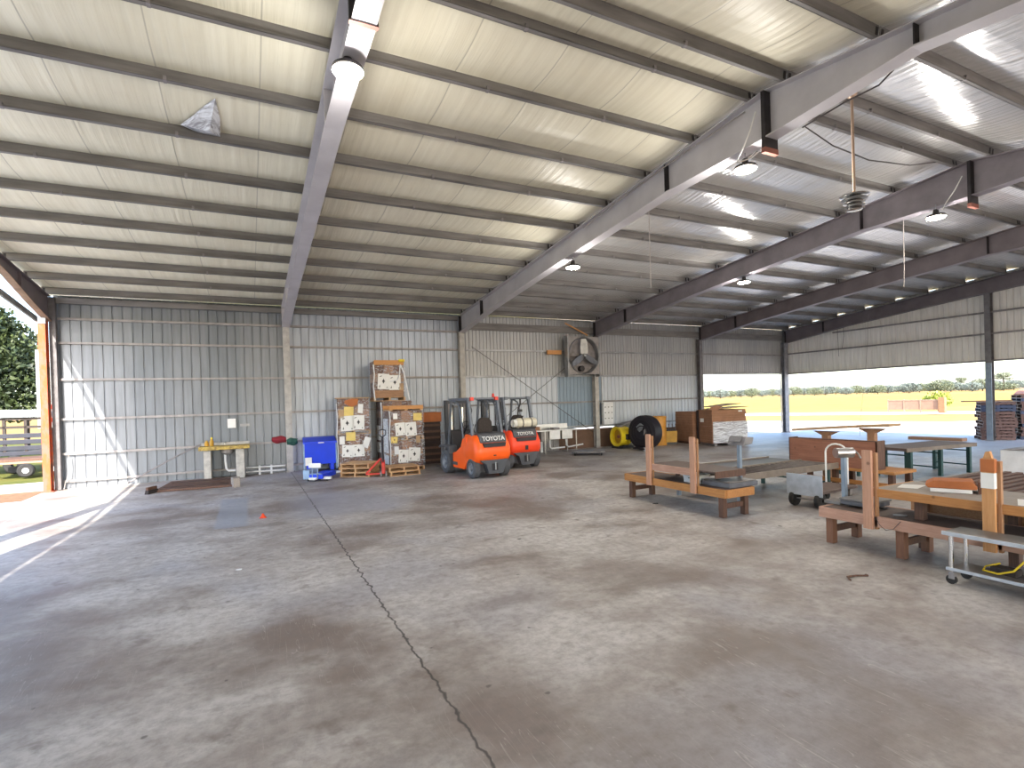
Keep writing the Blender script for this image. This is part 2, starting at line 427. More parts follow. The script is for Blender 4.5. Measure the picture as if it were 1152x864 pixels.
# corrugated sheet running from p to q (xy), between z0 and z1(t)
def corrugated(mb, p, q, z0, z1, pitch=.25, depth=.028, rib=.05, side=1, t0=0):
    p = Vector(p); q = Vector(q); L = (q - p).length; d = (q - p)/L; nrm = Vector((-d.y, d.x))*side
    prof = [(0, 0)]; x = pitch*.5
    while x < L - rib:
        prof += [(x-rib*.5, 0), (x-rib*.22, 1), (x+rib*.22, 1), (x+rib*.5, 0)]
        x += pitch
    prof.append((L, 0))
    vs = []
    for (t, k) in prof:
        a = p + d*t + nrm*depth*k
        zb = z0(t) if callable(z0) else z0; zt = z1(t) if callable(z1) else z1
        vs += [(a.x, a.y, zb), (a.x, a.y, zt)]
    mb.add(vs, [(2*i, 2*i+2, 2*i+3, 2*i+1) for i in range(len(prof)-1)])

# back wall: one structure root with its sheets, girts and board as parts
wb = MB(); corrugated(wb, (.14, YW), (2*S, YW), 0.0, 5.60, .25, .024, .04, 1)
wall_back = struct('wall_back', wb, 'sheet_galv')
u = MB(); corrugated(u, (2*S, YW), (XE, YW), 3.2, 5.61, .152, .02, .045, 1); u.build('upper_sheet', 'sheet_upper', wall_back)
l = MB(); corrugated(l, (2*S, YW+.02), (17.0, YW+.02), .70, 3.22, .25, .028, .05, 1); corrugated(l, (19.3, YW+.02), (4*S, YW+.02), lambda t: .90 if t < .9 else .68, 3.22, .21, .028, .06, 1)
l.build('lower_sheet', 'sheet_white', wall_back)
l = MB(); corrugated(l, (17.0, YW+.02), (19.3, YW+.02), .90, 3.22, .18, .02, .05, 1); l.build('lower_sheet', 'sheet_blue', wall_back)
k = MB(); corrugated(k, (2*S, YW+.03), (17.0, YW+.03), .0, .72, .25, .028, .05, 1); k.build('kick_sheet', 'galv_dull', wall_back)
k = MB(); k.box(17.0, 4*S, YW+.03, YW+.07, .0, .84); k.build('kick_board', 'plywood_dark', wall_back)
def girt(parent, a, b, m='galv', h=.055, d=.07, lip=.03):
    mb = MB(); mb.beam(a, b, d, .012); a2 = Vector(a); b2 = Vector(b)
    mb.beam(a2 + Vector((0, 0, -h)), b2 + Vector((0, 0, -h)), d, .010)
    n = (b2-a2).normalized().cross(Vector((0, 0, 1)))*(d/2)
    mb.beam(a2 + n + Vector((0, 0, -h/2)), b2 + n + Vector((0, 0, -h/2)), .010, h)
    return mb.build('girt', m, parent)
GY = YW - .05
for z in (4.95, 4.25, 3.19, 2.04, 1.04, .25):
    girt(wall_back, (.16, GY, z), (2*S-.12, GY, z), 'galv_dull')
for z in (4.25, 3.20, 2.06, 1.0):
    girt(wall_back, (2*S+.1, GY, z), (4*S-.1, GY, z), 'galv' if z != 2.06 else 'steel_grey')
girt(wall_back, (4*S+.1, GY, 4.25), (XE-.1, GY, 4.25), 'steel_grey'); girt(wall_back, (4*S+.1, GY, 3.28), (XE-.1, GY, 3.28), 'galv')
girt(wall_back, (2*S+.1, GY, 5.3), (XE-.1, GY, 5.3), 'purlin_paint', h=.28)
eb = MB(); eb.box(.25, 2*S-.12, .03, .12, 5.34, 5.50); eb.build('eave_shadow_strip', 'purlin_paint', wall_back)  # dark strip added to stand for the shadow band below the eave

# right end wall: sheet above head height, open below
er = MB(); xw = XE + .22
corrugated(er, (xw, .2), (xw, -21.0), 3.17, lambda t: ztop(.2-t)+.17, .21, .035, .055, 1)
corrugated(er, (xw, -21.0), (xw, YF), .0, lambda t: ztop(-21-t)+.17, .21, .03, .05, 1)
wall_right = struct('wall_right', er, 'sheet_right')
for z in (3.22, 4.30, 5.15): 
    y1 = 0 if z < 5 else -2.5
    girt(wall_right, (xw-.06, y1, z), (xw-.06, YF, z), 'steel_grey')
cf = MB(); cf.box(XE, xw+.01, YW-.03, YW+.03, 3.17, 5.62); cf.box(xw-.03, xw+.03, .12, YW+.03, 3.17, 5.66); cf.build('corner_flashing', 'sheet_upper', wall_right)
# left end: the gable is open from the eave to a little past the ridge, then sheeted
lw = MB(); corrugated(lw, (-.2, -14.3), (-.2, YF), .0, lambda t: ztop(-14.3-t)+.12, .25, .03, .05, 1)
wall_left = struct('wall_left', lw, 'sheet_galv')

# roof: lining that sags between the purlins, metal sheet above it
PY = [-(1.55 + i*1.319) for i in range(9)]                 # rows up from the eave
PY2 = [YR + .30, YR - .30] ; PY3 = [YR - .30 - 1.319*k for k in range(1, 10)]
rows = [YW+.45] + [-.2] + PY + PY2 + PY3 + [YF-.2]
prof = []
for a, b_ in zip(rows, rows[1:]):
    n = 6 if abs(a-b_) > .8 else 1
    for k in range(n):
        t = k/n; y = a + (b_-a)*t; prof.append((y, ztop(y) + .205 - .055*math.sin(math.pi*t)*(n > 1)))
prof.append((rows[-1], ztop(rows[-1]) + .205))
XL, XRR = -.10, XE + .30
cl = MB(); vs = []
nx = 2
for (y, z) in prof: vs += [(XL, y, z), (XRR, y, z)]
cl.add(vs, [(2*i, 2*i+1, 2*i+3, 2*i+2) for i in range(len(prof)-1)])
ceiling = struct('ceiling', cl, 'roof_lining')
rs = MB(); vs = []
rr = [(YW+.5, 0), (YR, 0), (YF-.25, 0)]
P = [(y, ztop(y)+.26) for y, _ in rr]; P2 = [(y, z+.04) for y, z in P]
rs.prism(P + P2[::-1], XL-.01, XRR+.03, 'x'); rs.build('roof_sheet', 'galv', ceiling)
# torn lining hanging by the second rafter
tb = MB(); tt = [Vector((4.26, -9.60, 6.62)), Vector((4.50, -9.46, 6.60)), Vector((4.80, -9.48, 6.59)), Vector((4.82, -9.95, 6.65)), Vector((4.78, -10.44, 6.71)), Vector((4.62, -10.2, 6.68)), Vector((4.45, -9.9, 6.65))]
tb.add(tt + [Vector((4.66, -9.80, 6.50))], [(i, (i+1) % 7, 7) for i in range(7)])
tb.build('torn_lining', 'plastic_film_white', ceiling)

# columns
def ibeam_v(mb, x, y0, y1, z0, z1, w=.2, fl_=.014, web=.010):
    mb.box(x-w/2, x+w/2, y0, y0+fl_, z0, z1); mb.box(x-w/2, x+w/2, y1-fl_, y1, z0, z1)
    mb.box(x-web/2, x+web/2, y0+fl_, y1-fl_, z0, z1)
BAYN = ['rusty corner', 'first inner', 'second inner', 'third inner', 'fourth inner', 'far corner']
CL = ['orange rusted steel corner column at the open left end of the shed',
      'pale scuffed steel column on the back wall between the sink counter and the blue hopper',
      'pale steel column on the back wall rising behind the forklifts',
      'blue-grey steel column on the back wall beneath the big wall fan',
      'dark steel column on the back wall behind the cardboard stack',
      'dark steel corner column where back wall and right end wall meet in the open']
for k in range(6):
    x = k*S; t = thing('steel_column', CL[k], 'column', (x, 0, 0))
    if k == 0:
        mb = MB(); ibeam_v(mb, 0, -.30, -.02, 0.02, 4.86, .17); mb.build('column_shaft', 'rust_red', t)
        mb = MB(); mb.box(.09, .24, -.02, YW-.07, 0.02, 5.50); mb.build('corner_post', 'column_dark', t)
        mb = MB(); mb.box(-.13, .14, -.34, .02, 0, .022); mb.build('base_plate', 'rust_red', t)
        mb = MB(); mb.box(-.10, .10, -.315, -.302, 4.70, 4.86); mb.build('cap_plate', 'galv', t, )
    else:
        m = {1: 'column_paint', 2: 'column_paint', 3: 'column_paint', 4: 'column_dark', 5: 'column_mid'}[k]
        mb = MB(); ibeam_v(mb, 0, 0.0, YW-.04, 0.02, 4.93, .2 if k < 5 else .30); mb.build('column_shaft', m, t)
        mb = MB(); mb.box(-.14, .14, -.05, YW-.02, 0, .02); mb.build('base_plate', 'galv_dull', t)
        if k == 5: 
            mb = MB(); mb.box(-.10, .10, .0, .03, 0, 0.001)
for i, y in enumerate((-8.82, -17.6)):
    t = thing('steel_column', ['steel end wall column beside the pallet stack, brown above and blue-grey below', 'steel end wall column further along the open right side'][i], 'column', (XE+.10, y, 0), 90)
    mb = MB(); ibeam_v(mb, 0, -.11, .11, 0.02, zbot(y)+.02, .2); mb.build('column_shaft', 'column_dark', t)
    mb = MB(); mb.box(-.14, .14, -.14, .14, 0, .02); mb.build('base_plate', 'galv_dull', t)
    mb = MB(); mb.box(-.10, .10, .112, .13, .02, 3.1); mb.build('guard_strip', 'scale_blue', t)
for y in (-11.0,):
    t = thing('steel_column', 'pale steel post standing in the open left gable, nearer than the rusty column', 'column', (-.08, y, 0))
    mb = MB(); ibeam_v(mb, 0, -.14, .14, 0.0, zbot(y), .32); mb.build('column_shaft', 'column_paint', t)

# rafters
RL = ['dark roof rafter over the open left end, rust-stained lower flange', 'pale grey roof rafter, second from the left, behind the brightest lamp',
      'pale grey roof rafter running from behind the forklifts up past the bright round lamp',
      'grey roof rafter rising from the wall fan, the third from the right', 'dark roof rafter, the second from the right, without lamps on it',
      'dark roof rafter along the top of the right end wall']
BOT_MAIN = BOT
for k in range(6):
    x = k*S if k < 5 else XE
    BOT = BOT_MAIN if k else [(0.0, 4.82), (-1.33, 5.10), (-2.95, 5.50), (-3.5, 5.60), (-13.63, 6.55), (-23.6, 5.22), (-27.26, 4.35)]
    t = thing('roof_rafter', RL[k], 'roof beam', (x if k else .075, 0, 0))
    m = 'rafter_paint' if k in (1, 2) else 'rafter_dark'
    if k == 3: m = 'rafter_mid'
    if k == 3 and 'rafter_mid' not in MATS: plain('rafter_mid', (.27, .24, .265), .5, .25, .12, 2)
    ys = [b_[0] for b_ in BOT]; xb = 0
    web = MB(); poly = [(y, zbot(y)) for y in ys] + [(YF, ztop(YF))] + [(YR, ztop(YR))] + [(0, ztop(0))]
    web.prism(poly, -.006, .006, 'x'); web.build('web', m, t)
    w = .13 if k else .085
    bf = MB(); pts = [(y, zbot(y)) for y in ys]; bf.prism(pts + [(y, z-.02) for y, z in pts][::-1], -w, w, 'x'); bf.build('bottom_flange', m if k else 'rust_pale', t) if k else None
    if k == 0:
        if 'rust_pale' not in MATS: plain('rust_pale', (.36, .24, .17), .7, .1, .2, 3)
        bf.build('bottom_flange', 'rust_pale', t)
    tf = MB(); pts = [(0, ztop(0)), (YR, ztop(YR)), (YF, ztop(YF))]; tf.prism(pts + [(y, z-.014) for y, z in pts][::-1], -w, w, 'x'); tf.build('top_flange', m, t)
    # knee stiffener and ridge splice
    for y in (-.01, -2.15, -11.4, -15.72):
        st = MB(); st.box(-w+.012, w-.012, y-.008, y+.008, zbot(y)+.002, ztop(y)-.02)
        st.build('stiffener', 'splice_black' if k > 1 else m, t)
    if k:
        sp = MB(); sp.box(-w-.02, w+.02, YR-.03, YR+.03, 5.93 if k > 1 else 6.15, ztop(YR)-.016)
        o = sp.build('splice_plate', 'splice_black', t)
        pl_ = MB(); pl_.box(-w-.024, w+.024, YR-.035, YR+.035, 5.92 if k > 1 else 6.145, 6.0 if k > 1 else 6.15); pl_.build('plate_tip', 'rod_rust' if 'rod_rust' in MATS else plain('rod_rust', (.30, .11, .08), .7, .1), o)
        for z in (6.2, 6.28, 6.40, 6.55, 6.70):
            bl = MB(); bl.cyl((.07, YR-.05, z), (.07, YR+.05, z), .014, 6); bl.build('bolt', 'galv', o)

BOT = BOT_MAIN
# purlins: Z sections, one per bay and row
def purlin(L, h=.2, w=.062):
    mb = MB(); e = .0
    mb.box(e, L-e, -.005, .005, 0, h)            # web
    mb.box(e, L-e, -w, .005, 0, .006); mb.box(e, L-e, -w, -w+.006, 0, .022)     # lower flange and lip, toward camera
    mb.box(e, L-e, -.005, w, h-.006, h)
    return mb
pm = purlin(S - .02); proto = None; me_cache = {}
def place_purlin(y, k, lbl, up=False):
    slope = math.atan(.1009) if y > YR else -math.atan(.134)
    key = 'p'
    if key not in me_cache:
        o = pm.build('roof_purlin', 'purlin_paint'); me_cache[key] = o
        for t in (.03, S-.09):
            cl_ = MB(); cl_.box(t, t+.05, -.012, -.004, .0, .17); cl_.build('cleat', 'splice_black', o)
        for t in (S/3, 2*S/3):
            b_ = MB(); b_.box(t-.02, t+.02, -.065, .01, -.005, .06); b_.build('bridging_clip', 'steel_grey', o)
    else:
        o = dup(me_cache[key])
    o.location = (k*S+.01, y, ztop(y)+.002); o.rotation_euler = (-slope if y > YR else -slope, 0, 0)
    tag(o, lbl, 'purlin', 'purlins carrying the roof')
BAY = ['first', 'second', 'third', 'fourth', 'fifth']
for k in range(5):
    for i, y in enumerate([-.22] + PY):
        place_purlin(y, k, f'roof purlin in {BAY[k]} bay from left, {ORD[i]} row up from the back wall')
    place_purlin(PY2[0], k, f'roof purlin in {BAY[k]} bay from left, just short of the ridge')
    place_purlin(PY2[1], k, f'roof purlin in {BAY[k]} bay from left, just past the ridge')
    for i, y in enumerate(PY3[:6]):
        place_purlin(y, k, f'roof purlin in {BAY[k]} bay from left, {ORD[i+1]} row down past the ridge')

# bracing rods on the back wall
for i, (a, b_) in enumerate([((13.0, .08, 4.35), (18.6, .08, .72)), ((12.9, .04, .5), (17.6, .04, 3.75))]):
    t = MB(); t.tube([a, b_], .012, 6); o = t.build('bracing_rod', 'cable_dark')
    tag(o, ['thin steel bracing rod falling to the right across the wall behind the second forklift', 'thin steel bracing rod rising to the right toward the wall fan'][i], 'brace')
# outer trim rail below the left rafter

# light pipe rail below the left rafter, outside
t = MB(); t.prism([(-.75, 4.68), (-2.98, 4.94), (-13.6, 6.0), (-13.6, 6.15), (-2.98, 5.09), (-.75, 4.83)], .0, .05, 'x'); o = t.build('gutter_rail', 'galv'); tag(o, 'grey pipe rail slanting just under the leftmost dark rafter', 'rail')
# ------------------------------------------------------------------ forklifts
def P(parent, name, m, bevel=0, smooth=False):
    """context free shortcut: P(...)(lambda mb: ...)"""
    def go(fn):
        mb = MB(); fn(mb); return mb.build(name, m, parent, bevel=bevel, smooth=smooth)
    return go
def rbox(hw, r, n=4):        # rounded polygon helper from corners [(x,y)...]
    out = []
    k = len(hw)
    for i in range(k):
        p0 = Vector(hw[i-1]); p = Vector(hw[i]); p1 = Vector(hw[(i+1) % k])
        a = (p0-p).normalized(); b = (p1-p).normalized(); rr = min(r, (p0-p).length*.45, (p1-p).length*.45)
        A = p + a*rr; B = p + b*rr
        for j in range(n+1):
            t = j/n; out.append(tuple((1-t)**2*A + 2*t*(1-t)*p + t*t*B))
    return out
def wheel(parent, c, r, w, side, name='wheel'):
    o = P(parent, name, 'tire_grey', smooth=True)(lambda mb: mb.lathe([(r*.62, -w/2), (r*.9, -w/2), (r, -w*.36), (r, w*.36), (r*.9, w/2), (r*.62, w/2), (r*.58, w*.3), (r*.58, -w*.3)], 28, c, 'x'))
    P(o, 'rim', 'rim_grey', smooth=True)(lambda mb: mb.lathe([(.001, side*w*.18), (r*.2, side*w*.5), (r*.24, side*w*.5), (r*.26, side*w*.28), (r*.5, side*w*.2), (r*.62, side*w*.46), (r*.62, -side*w*.3), (.001, -side*w*.3)], 24, c, 'x'))
    return o
def forklift(label, loc, rz, body, tank, letter_size):
    t = thing('forklift', label, 'forklift', loc, rz, None)
    hw = .56
    # counterweight and rear body: a stack of rounded plan sections
    secs = [(.40, -1.06, .50), (.52, -1.22, .56), (.62, -1.27, .58), (.86, -1.27, .58), (1.02, -1.20, .555), (1.17, -1.12, .53), (1.22, -1.06, .49)]
    mb = MB(); vs = []; n = None
    for (z, yr, w) in secs:
        pl = rbox([(-w, yr), (w, yr), (w, -.28), (-w, -.28)], .20, 4); n = len(pl)
        vs += [(p[0], p[1], z) for p in pl]
    fs = [tuple(range(n))[::-1], tuple(range(len(vs)-n, len(vs)))]
    for i in range(len(secs)-1):
        for k in range(n): a = i*n+k; b_ = i*n+(k+1) % n; fs.append((a, b_, b_+n, a+n))
    mb.add(vs, fs)
    cw = mb.build('counterweight', body, t, smooth=True)
    # sloping side bodies down to the step, one each side
    for s in (-1, 1):
        P(t, 'side_panel', body, .02)(lambda mb: mb.prism([(-.62, .42), (-.62, 1.16), (-.36, 1.10), (-.22, .86), (.12, .70), (.34, .66), (.34, .22), (-.44, .22)], s*.40, s*.575, 'x'))
    # grey rear deck panel with lettering, louvre opening
    dk = P(t, 'rear_deck', 'forklift_grey', .02)(lambda mb: mb.prism([(-1.225, 1.00), (-1.165, 1.215), (-1.10, 1.265), (-.45, 1.27), (-.45, 1.10), (-1.12, 1.0)], -.42, .42, 'x'))
    lettering('TOYOTA', letter_size, 'white_plastic', dk, (0, -1.213, 1.115), (R(74.5), 0, 0), .006)
    P(t, 'louvre', 'black_plastic')(lambda mb: mb.prism([(-.36, .995), (.36, .995), (.33, .885), (-.33, .885)], -1.30, -1.1, 'y'))
    P(t, 'tow_slot', 'black_plastic')(lambda mb: mb.box(-.05 if tank else -.04, .05 if tank else .04, -1.285, -1.2, .60 if tank else .63, .74 if tank else .66))
    # chassis and tow frame below
    P(t, 'chassis', 'forklift_grey', .01)(lambda mb: mb.box(-.36, .36, -1.0, 1.0, .17, .52))
    P(t, 'tow_bracket', 'forklift_grey', .01)(lambda mb: mb.prism([(-.46, .52), (.46, .52), (.40, .42), (.27, .13), (-.17, .13), (-.26, .40)], -1.24, -1.0, 'y'))
    P(t, 'tow_pin_box', 'black_plastic')(lambda mb: mb.box(-.08, .10, -1.262, -1.2, .22, .42))
    P(t, 'tow_pin', 'galv')(lambda mb: mb.cyl((.01, -1.28, .24), (.01, -1.28, .45), .022, 10))
    for s in (-1, 1):
        wheel(t, (s*.475, -.86, .285), .285, .20, s)
        wheel(t, (s*.54, .78, .36), .36, .24, s)
        # front fender and step
        P(t, 'fender', 'forklift_grey', .01)(lambda mb: mb.prism([(.36, .62), (.40, .86), (.55, .88), (1.10, .86), (1.22, .80), (1.22, .76), (1.05, .80), (.58, .80), (.46, .60)], s*.40, s*.66, 'x'))
        P(t, 'step', 'forklift_grey', .01)(lambda mb: mb.box(min(s*.36, s*.58), max(s*.36, s*.58), .0, .42, .30, .40))
    P(t, 'floor_plate', 'forklift_grey', .01)(lambda mb: mb.box(-.42, .42, -.28, 1.0, .50, .66))
    P(t, 'hood', 'black_plastic', .03)(lambda mb: mb.box(-.38, .38, -.9, .08, .66, 1.13))
    # seat
    st = P(t, 'seat', 'dark_fabric', .04)(lambda mb: mb.box(-.24, .24, -.62, -.10, 1.13, 1.26))
    P(st, 'backrest', 'dark_fabric', .05)(lambda mb: mb.prism([(-.24, 1.24), (.24, 1.24), (.23, 1.58), (.15, 1.70), (-.15, 1.70), (-.23, 1.58)], -.74, -.62, 'y'))
    P(st, 'armrest', 'black_plastic', .02)(lambda mb: mb.box(.27, .33, -.62, -.25, 1.34, 1.42))
    # dash, steering column and wheel, levers
    da = P(t, 'dashboard', 'black_plastic', .03)(lambda mb: mb.prism([(.62, .66), (.95, .66), (.95, 1.30), (.80, 1.30)], -.42, .42, 'x'))
    P(t, 'steering_column', 'black_plastic')(lambda mb: mb.cyl((-.02, .75, 1.15), (-.02, .44, 1.42), .035, 10))
    def sw(mb):
        c = Vector((-.02, .42, 1.44)); ax = Vector((0, -.75, .66)).normalized(); u = Vector((1, 0, 0)); v = ax.cross(u)
        mb.tube([c + (u*math.cos(a*math.pi/10) + v*math.sin(a*math.pi/10))*.17 for a in range(21)], .016, 8)
        mb.tube([c - u*.16, c + u*.16], .014, 6)
    P(t, 'steering_wheel', 'black_plastic', smooth=True)(sw)
    for i in range(3): P(t, 'lever', 'black_plastic')(lambda mb: mb.tube([(.20+.07*i, .72, 1.25), (.20+.07*i, .58, 1.46)], .014, 6))
    # overhead guard
    for s in (-1, 1):
        P(t, 'rear_pillar', 'forklift_guard', .008)(lambda mb: (mb.beam((s*.47, -.86, 1.14), (s*.47, -.62, 2.22), .075, .10, (0, 1, 0))))
        P(t, 'front_pillar', 'forklift_guard', .008)(lambda mb: (mb.beam((s*.47, .86, .84), (s*.47, .56, 2.24), .06, .07, (0, 1, 0))))
        P(t, 'roof_rail', 'forklift_guard', .008)(lambda mb: mb.box(min(s*.44, s*.52), max(s*.44, s*.52), -.70, .66, 2.21, 2.29))
        P(t, 'arch_tube', 'forklift_guard', smooth=True)(lambda mb: mb.tube([(s*.45, -.2, 1.0), (s*.45, -.08, 1.55), (s*.45, .0, 1.95), (s*.45, .12, 2.12), (s*.45, .34, 2.19), (s*.45, .58, 2.22)], .026, 8))
    for y in (-.66, -.42, -.2, .02, .24, .46, .62):
        P(t, 'roof_bar', 'forklift_guard')(lambda mb: mb.box(-.44, .44, y-.02, y+.02, 2.235, 2.285))
    for s in (-1, 1):
        P(t, 'rear_lamp', 'forklift_guard' if tank else 'light_red', .01)(lambda mb: mb.box(s*.40-.055, s*.40+.055, -.745, -.66, 2.20, 2.30))
    P(t, 'grab_handle', 'black_plastic')(lambda mb: mb.tube([(.47, -.72, 1.45), (.54, -.76, 1.50), (.54, -.70, 1.78), (.47, -.66, 1.84)], .018, 6))
    P(t, 'beacon', 'light_red' , .01)(lambda mb: mb.cyl((.36, -.60, 2.29), (.36, -.60, 2.40), .045, 10, .03)) if not tank else None
    # mast
    for s in (-1, 1):
        P(t, 'mast_rail', 'forklift_grey', .006)(lambda mb: mb.box(s*.37-.05, s*.37+.05, 1.16, 1.30, .10, 2.24))
        P(t, 'inner_rail', 'steel_grey', .006)(lambda mb: mb.box(s*.27-.035, s*.27+.035, 1.20, 1.33, .14, 2.18))
        P(t, 'lift_cylinder', 'chrome')(lambda mb: mb.cyl((s*.19, 1.20, .3), (s*.19, 1.20, 2.0), .035, 12))
        P(t, 'lift_chain', 'black_plastic')(lambda mb: mb.box(s*.12-.02, s*.12+.02, 1.22, 1.24, .6, 2.1))
        P(t, 'fork', 'steel_grey', .006)(lambda mb: mb.prism([(1.42, .07), (1.42, .62), (1.46, .62), (1.47, .10), (2.45, .065), (2.45, .05), (1.44, .05)], s*.28-.055, s*.28+.055, 'x'))
        P(t, 'hose', 'black_rubber')(lambda mb: mb.tube([(s*.44, 1.15, 2.1), (s*.47, 1.08, 1.9), (s*.44, 1.12, 1.6), (s*.47, 1.10, 1.3), (s*.44, 1.14, 1.0)], .014, 6))
    for z in (.25, 1.25, 2.18): P(t, 'mast_crossbar', 'forklift_grey')(lambda mb: mb.box(-.37, .37, 1.13, 1.17, z-.05, z+.05))
    P(t, 'carriage', 'steel_grey', .006)(lambda mb: mb.box(-.50, .50, 1.36, 1.41, .16, .60))
    for i in range(5): P(t, 'load_guard_bar', 'steel_grey')(lambda mb: mb.box(-.44+.22*i-.012, -.44+.22*i+.012, 1.37, 1.40, .60, 1.15))
    if tank:
        tk = P(t, 'gas_cylinder', 'lpg_cream', smooth=True)(lambda mb: mb.lathe([(.001, -.40), (.08, -.395), (.14, -.36), (.165, -.30), (.168, .27), (.14, .34), (.08, .375), (.001, .38)], 24, (.16, -.98, 1.44), 'x'))
        for x in (-.02, .30): P(tk, 'strap', 'black_plastic', smooth=True)(lambda mb: mb.lathe([(.172, -.018), (.172, .018), (.16, .018), (.16, -.018)], 24, (x, -.98, 1.44), 'x'))
        P(tk, 'collar', 'white_paint', smooth=True)(lambda mb: mb.lathe([(.11, -.03), (.125, -.03), (.125, .09), (.11, .09)], 20, (-.30, -.98, 1.44), 'x'))
        P(t, 'cylinder_cradle', 'black_plastic', .01)(lambda mb: mb.box(-.14, .46, -1.12, -.82, 1.268, 1.32))
        P(t, 'cradle_hoop', 'black_plastic')(lambda mb: mb.tube([(.16, -.85, 1.3), (.02, -.82, 1.5), (-.05, -.85, 1.64), (.10, -.92, 1.66)], .02, 6))
        P(t, 'rear_hook', 'black_plastic')(lambda mb: mb.tube([(.14, -.66, 2.22), (.12, -.70, 2.05), (.02, -.74, 1.9), (.0, -.74, 1.72), (.06, -.74, 1.62)], .028, 8))
        P(t, 'mirror', 'black_plastic', .01)(lambda mb: mb.box(.00, .14, -.80, -.72, 1.80, 1.88))
    return t
forklift('orange forklift parked nearest the camera with no gas cylinder behind its seat', (11.16, -4.42, 0), 4, 'forklift_orange', False, .172)
forklift('red-orange forklift parked behind the nearer one, cream gas cylinder lying across its rear', (12.93, -3.12, 0), 1, 'forklift_red_orange', True, .14)
# ------------------------------------------------------------------ pallets and loads
def pallet(parent, name, m='pallet_new', L=1.12, Wd=1.0, z0=0, h=.13, parts=True):
    """wooden pallet with its own parts under a thing / a sub-assembly"""
    for x in (-L/2+.02, -.02, L/2-.06): P(parent, 'stringer', m)(lambda mb: mb.box(x, x+.045, -Wd/2, Wd/2, z0+.02, z0+h-.02))
    n = 7
    for i in range(n):
        y = -Wd/2 + i*(Wd-.09)/(n-1); P(parent, 'deck_board', m)(lambda mb: mb.box(-L/2, L/2, y, y+.09, z0+h-.02, z0+h))
    for y in (-Wd/2, -.05, Wd/2-.10): P(parent, 'bottom_board', m)(lambda mb: mb.box(-L/2, L/2, y, y+.10, z0, z0+.02))
def pallet_thing(label, loc, rz, m='pallet_new', L=1.12, Wd=1.0, group=None, cat='pallet'):
    t = thing('wooden_pallet', label, cat, loc, rz, group); pallet(t, '', m, L, Wd); return t

p1 = pallet_thing('empty wooden pallet at the floor, bottom of the low stack beside the blue hopper', (8.14, -2.42, 0), -34, 'pallet_new', .95, .85, 'pallets on the pallet jack')
dup(p1, (8.13, -2.42, .135), -30, 'empty wooden pallet in the middle of the low stack beside the blue hopper')
dup(p1, (8.15, -2.42, .27), -36, 'empty wooden pallet on top of the low stack beside the blue hopper')
dup(p1, (9.28, -2.98, 0), 2, 'wooden pallet on the floor between the red pallet jack and the right-hand load', 'pallets by the pallet jack')
dup(p1, (9.27, -2.98, .135), -2, 'second wooden pallet lying on the one right of the red pallet jack', 'pallets by the pallet jack')

# sheet of paper with dark marks, on a face looking toward -y or -x
def sheet(parent, x, z, w, h, y, m='paper_white', tilt=0, marks=True, face='y'):
    Mx = Matrix.Translation((x, y, z)) @ Matrix.Rotation(R(tilt), 4, 'Y') if face == 'y' else Matrix.Translation((y, x, z)) @ Matrix.Rotation(R(90), 4, 'Z') @ Matrix.Rotation(R(tilt), 4, 'Y')
    o = P(parent, 'notice_sheet' if m != 'paper_yellow' else 'yellow_notice', m)(lambda mb: mb.box(-w/2, w/2, -.004, 0, -h/2, h/2, Mx))
    if marks:
        def mk(mb, pts):
            mb.prism([(a*w, b_*h) for a, b_ in pts], -.008, -.003, 'y', Mx)
        c = [(-.14, 0), (-.05, .1), (0, .2), (.05, .1), (.14, 0), (.04, -.04), (.05, -.12), (-.05, -.12), (-.04, -.04)]
        for poly in (c, [(-.34, .28), (-.16, .34), (-.18, .38), (-.36, .32)], [(.28, -.42), (.34, -.30), (.38, -.42)], [(-.38, -.40), (-.30, -.20), (-.27, -.38)]):
            P(o, 'printed_mark', 'ink')(lambda mb: mk(mb, poly))
    return o
def load(label, loc, rz, w, d, tiers, group='wrapped pallet loads', top=None, seed=0):
    """tiers: list of (z0, height). Each: pallet + cartons + printed sheets under film"""
    r_ = random.Random(seed)
    t = thing('wrapped_pallet_load', label, 'pallet load', loc, rz, group)
    for ti, (z0, h) in enumerate(tiers):
        Wd = d; pz = .13
        for x in (-w/2, -.03, w/2-.06): P(t, 'pallet_stringer', 'pallet_new')(lambda mb: mb.box(x, x+.06, -d/2, d/2, z0+.02, z0+pz-.02))
        P(t, 'pallet_deck', 'pallet_new')(lambda mb: mb.box(-w/2, w/2, -d/2, d/2, z0+pz-.02, z0+pz))
        P(t, 'pallet_runner', 'pallet_new')(lambda mb: mb.box(-w/2, w/2, -d/2, -d/2+.1, z0, z0+.02)); P(t, 'pallet_runner', 'pallet_new')(lambda mb: mb.box(-w/2, w/2, d/2-.1, d/2, z0, z0+.02))
        # cartons: 2 x 2 plan in rows
        zb = z0+pz; H = h-pz; nr = 3; rows_ = [.42, .24, .34]; zz = zb
        for ri, fr in enumerate(rows_):
            hh = H*fr
            for ix in range(3):
                for iy in range(2):
                    x0 = -w/2+.03 + ix*(w-.06)/3; y0 = -d/2+.03 + iy*(d-.06)/2
                    m = 'cardboard_dark' if ri != 1 else ('cardboard' if (ix+ti) % 2 else 'wood_brown')
                    if ri == 2 and ix == 1: m = 'cardboard'
                    P(t, 'carton', m)(lambda mb: mb.box(x0+.004, x0+(w-.06)/3-.004, y0+.004, y0+(d-.06)/2-.004, zz+.003, zz+hh-.003))
            zz += hh
    return t
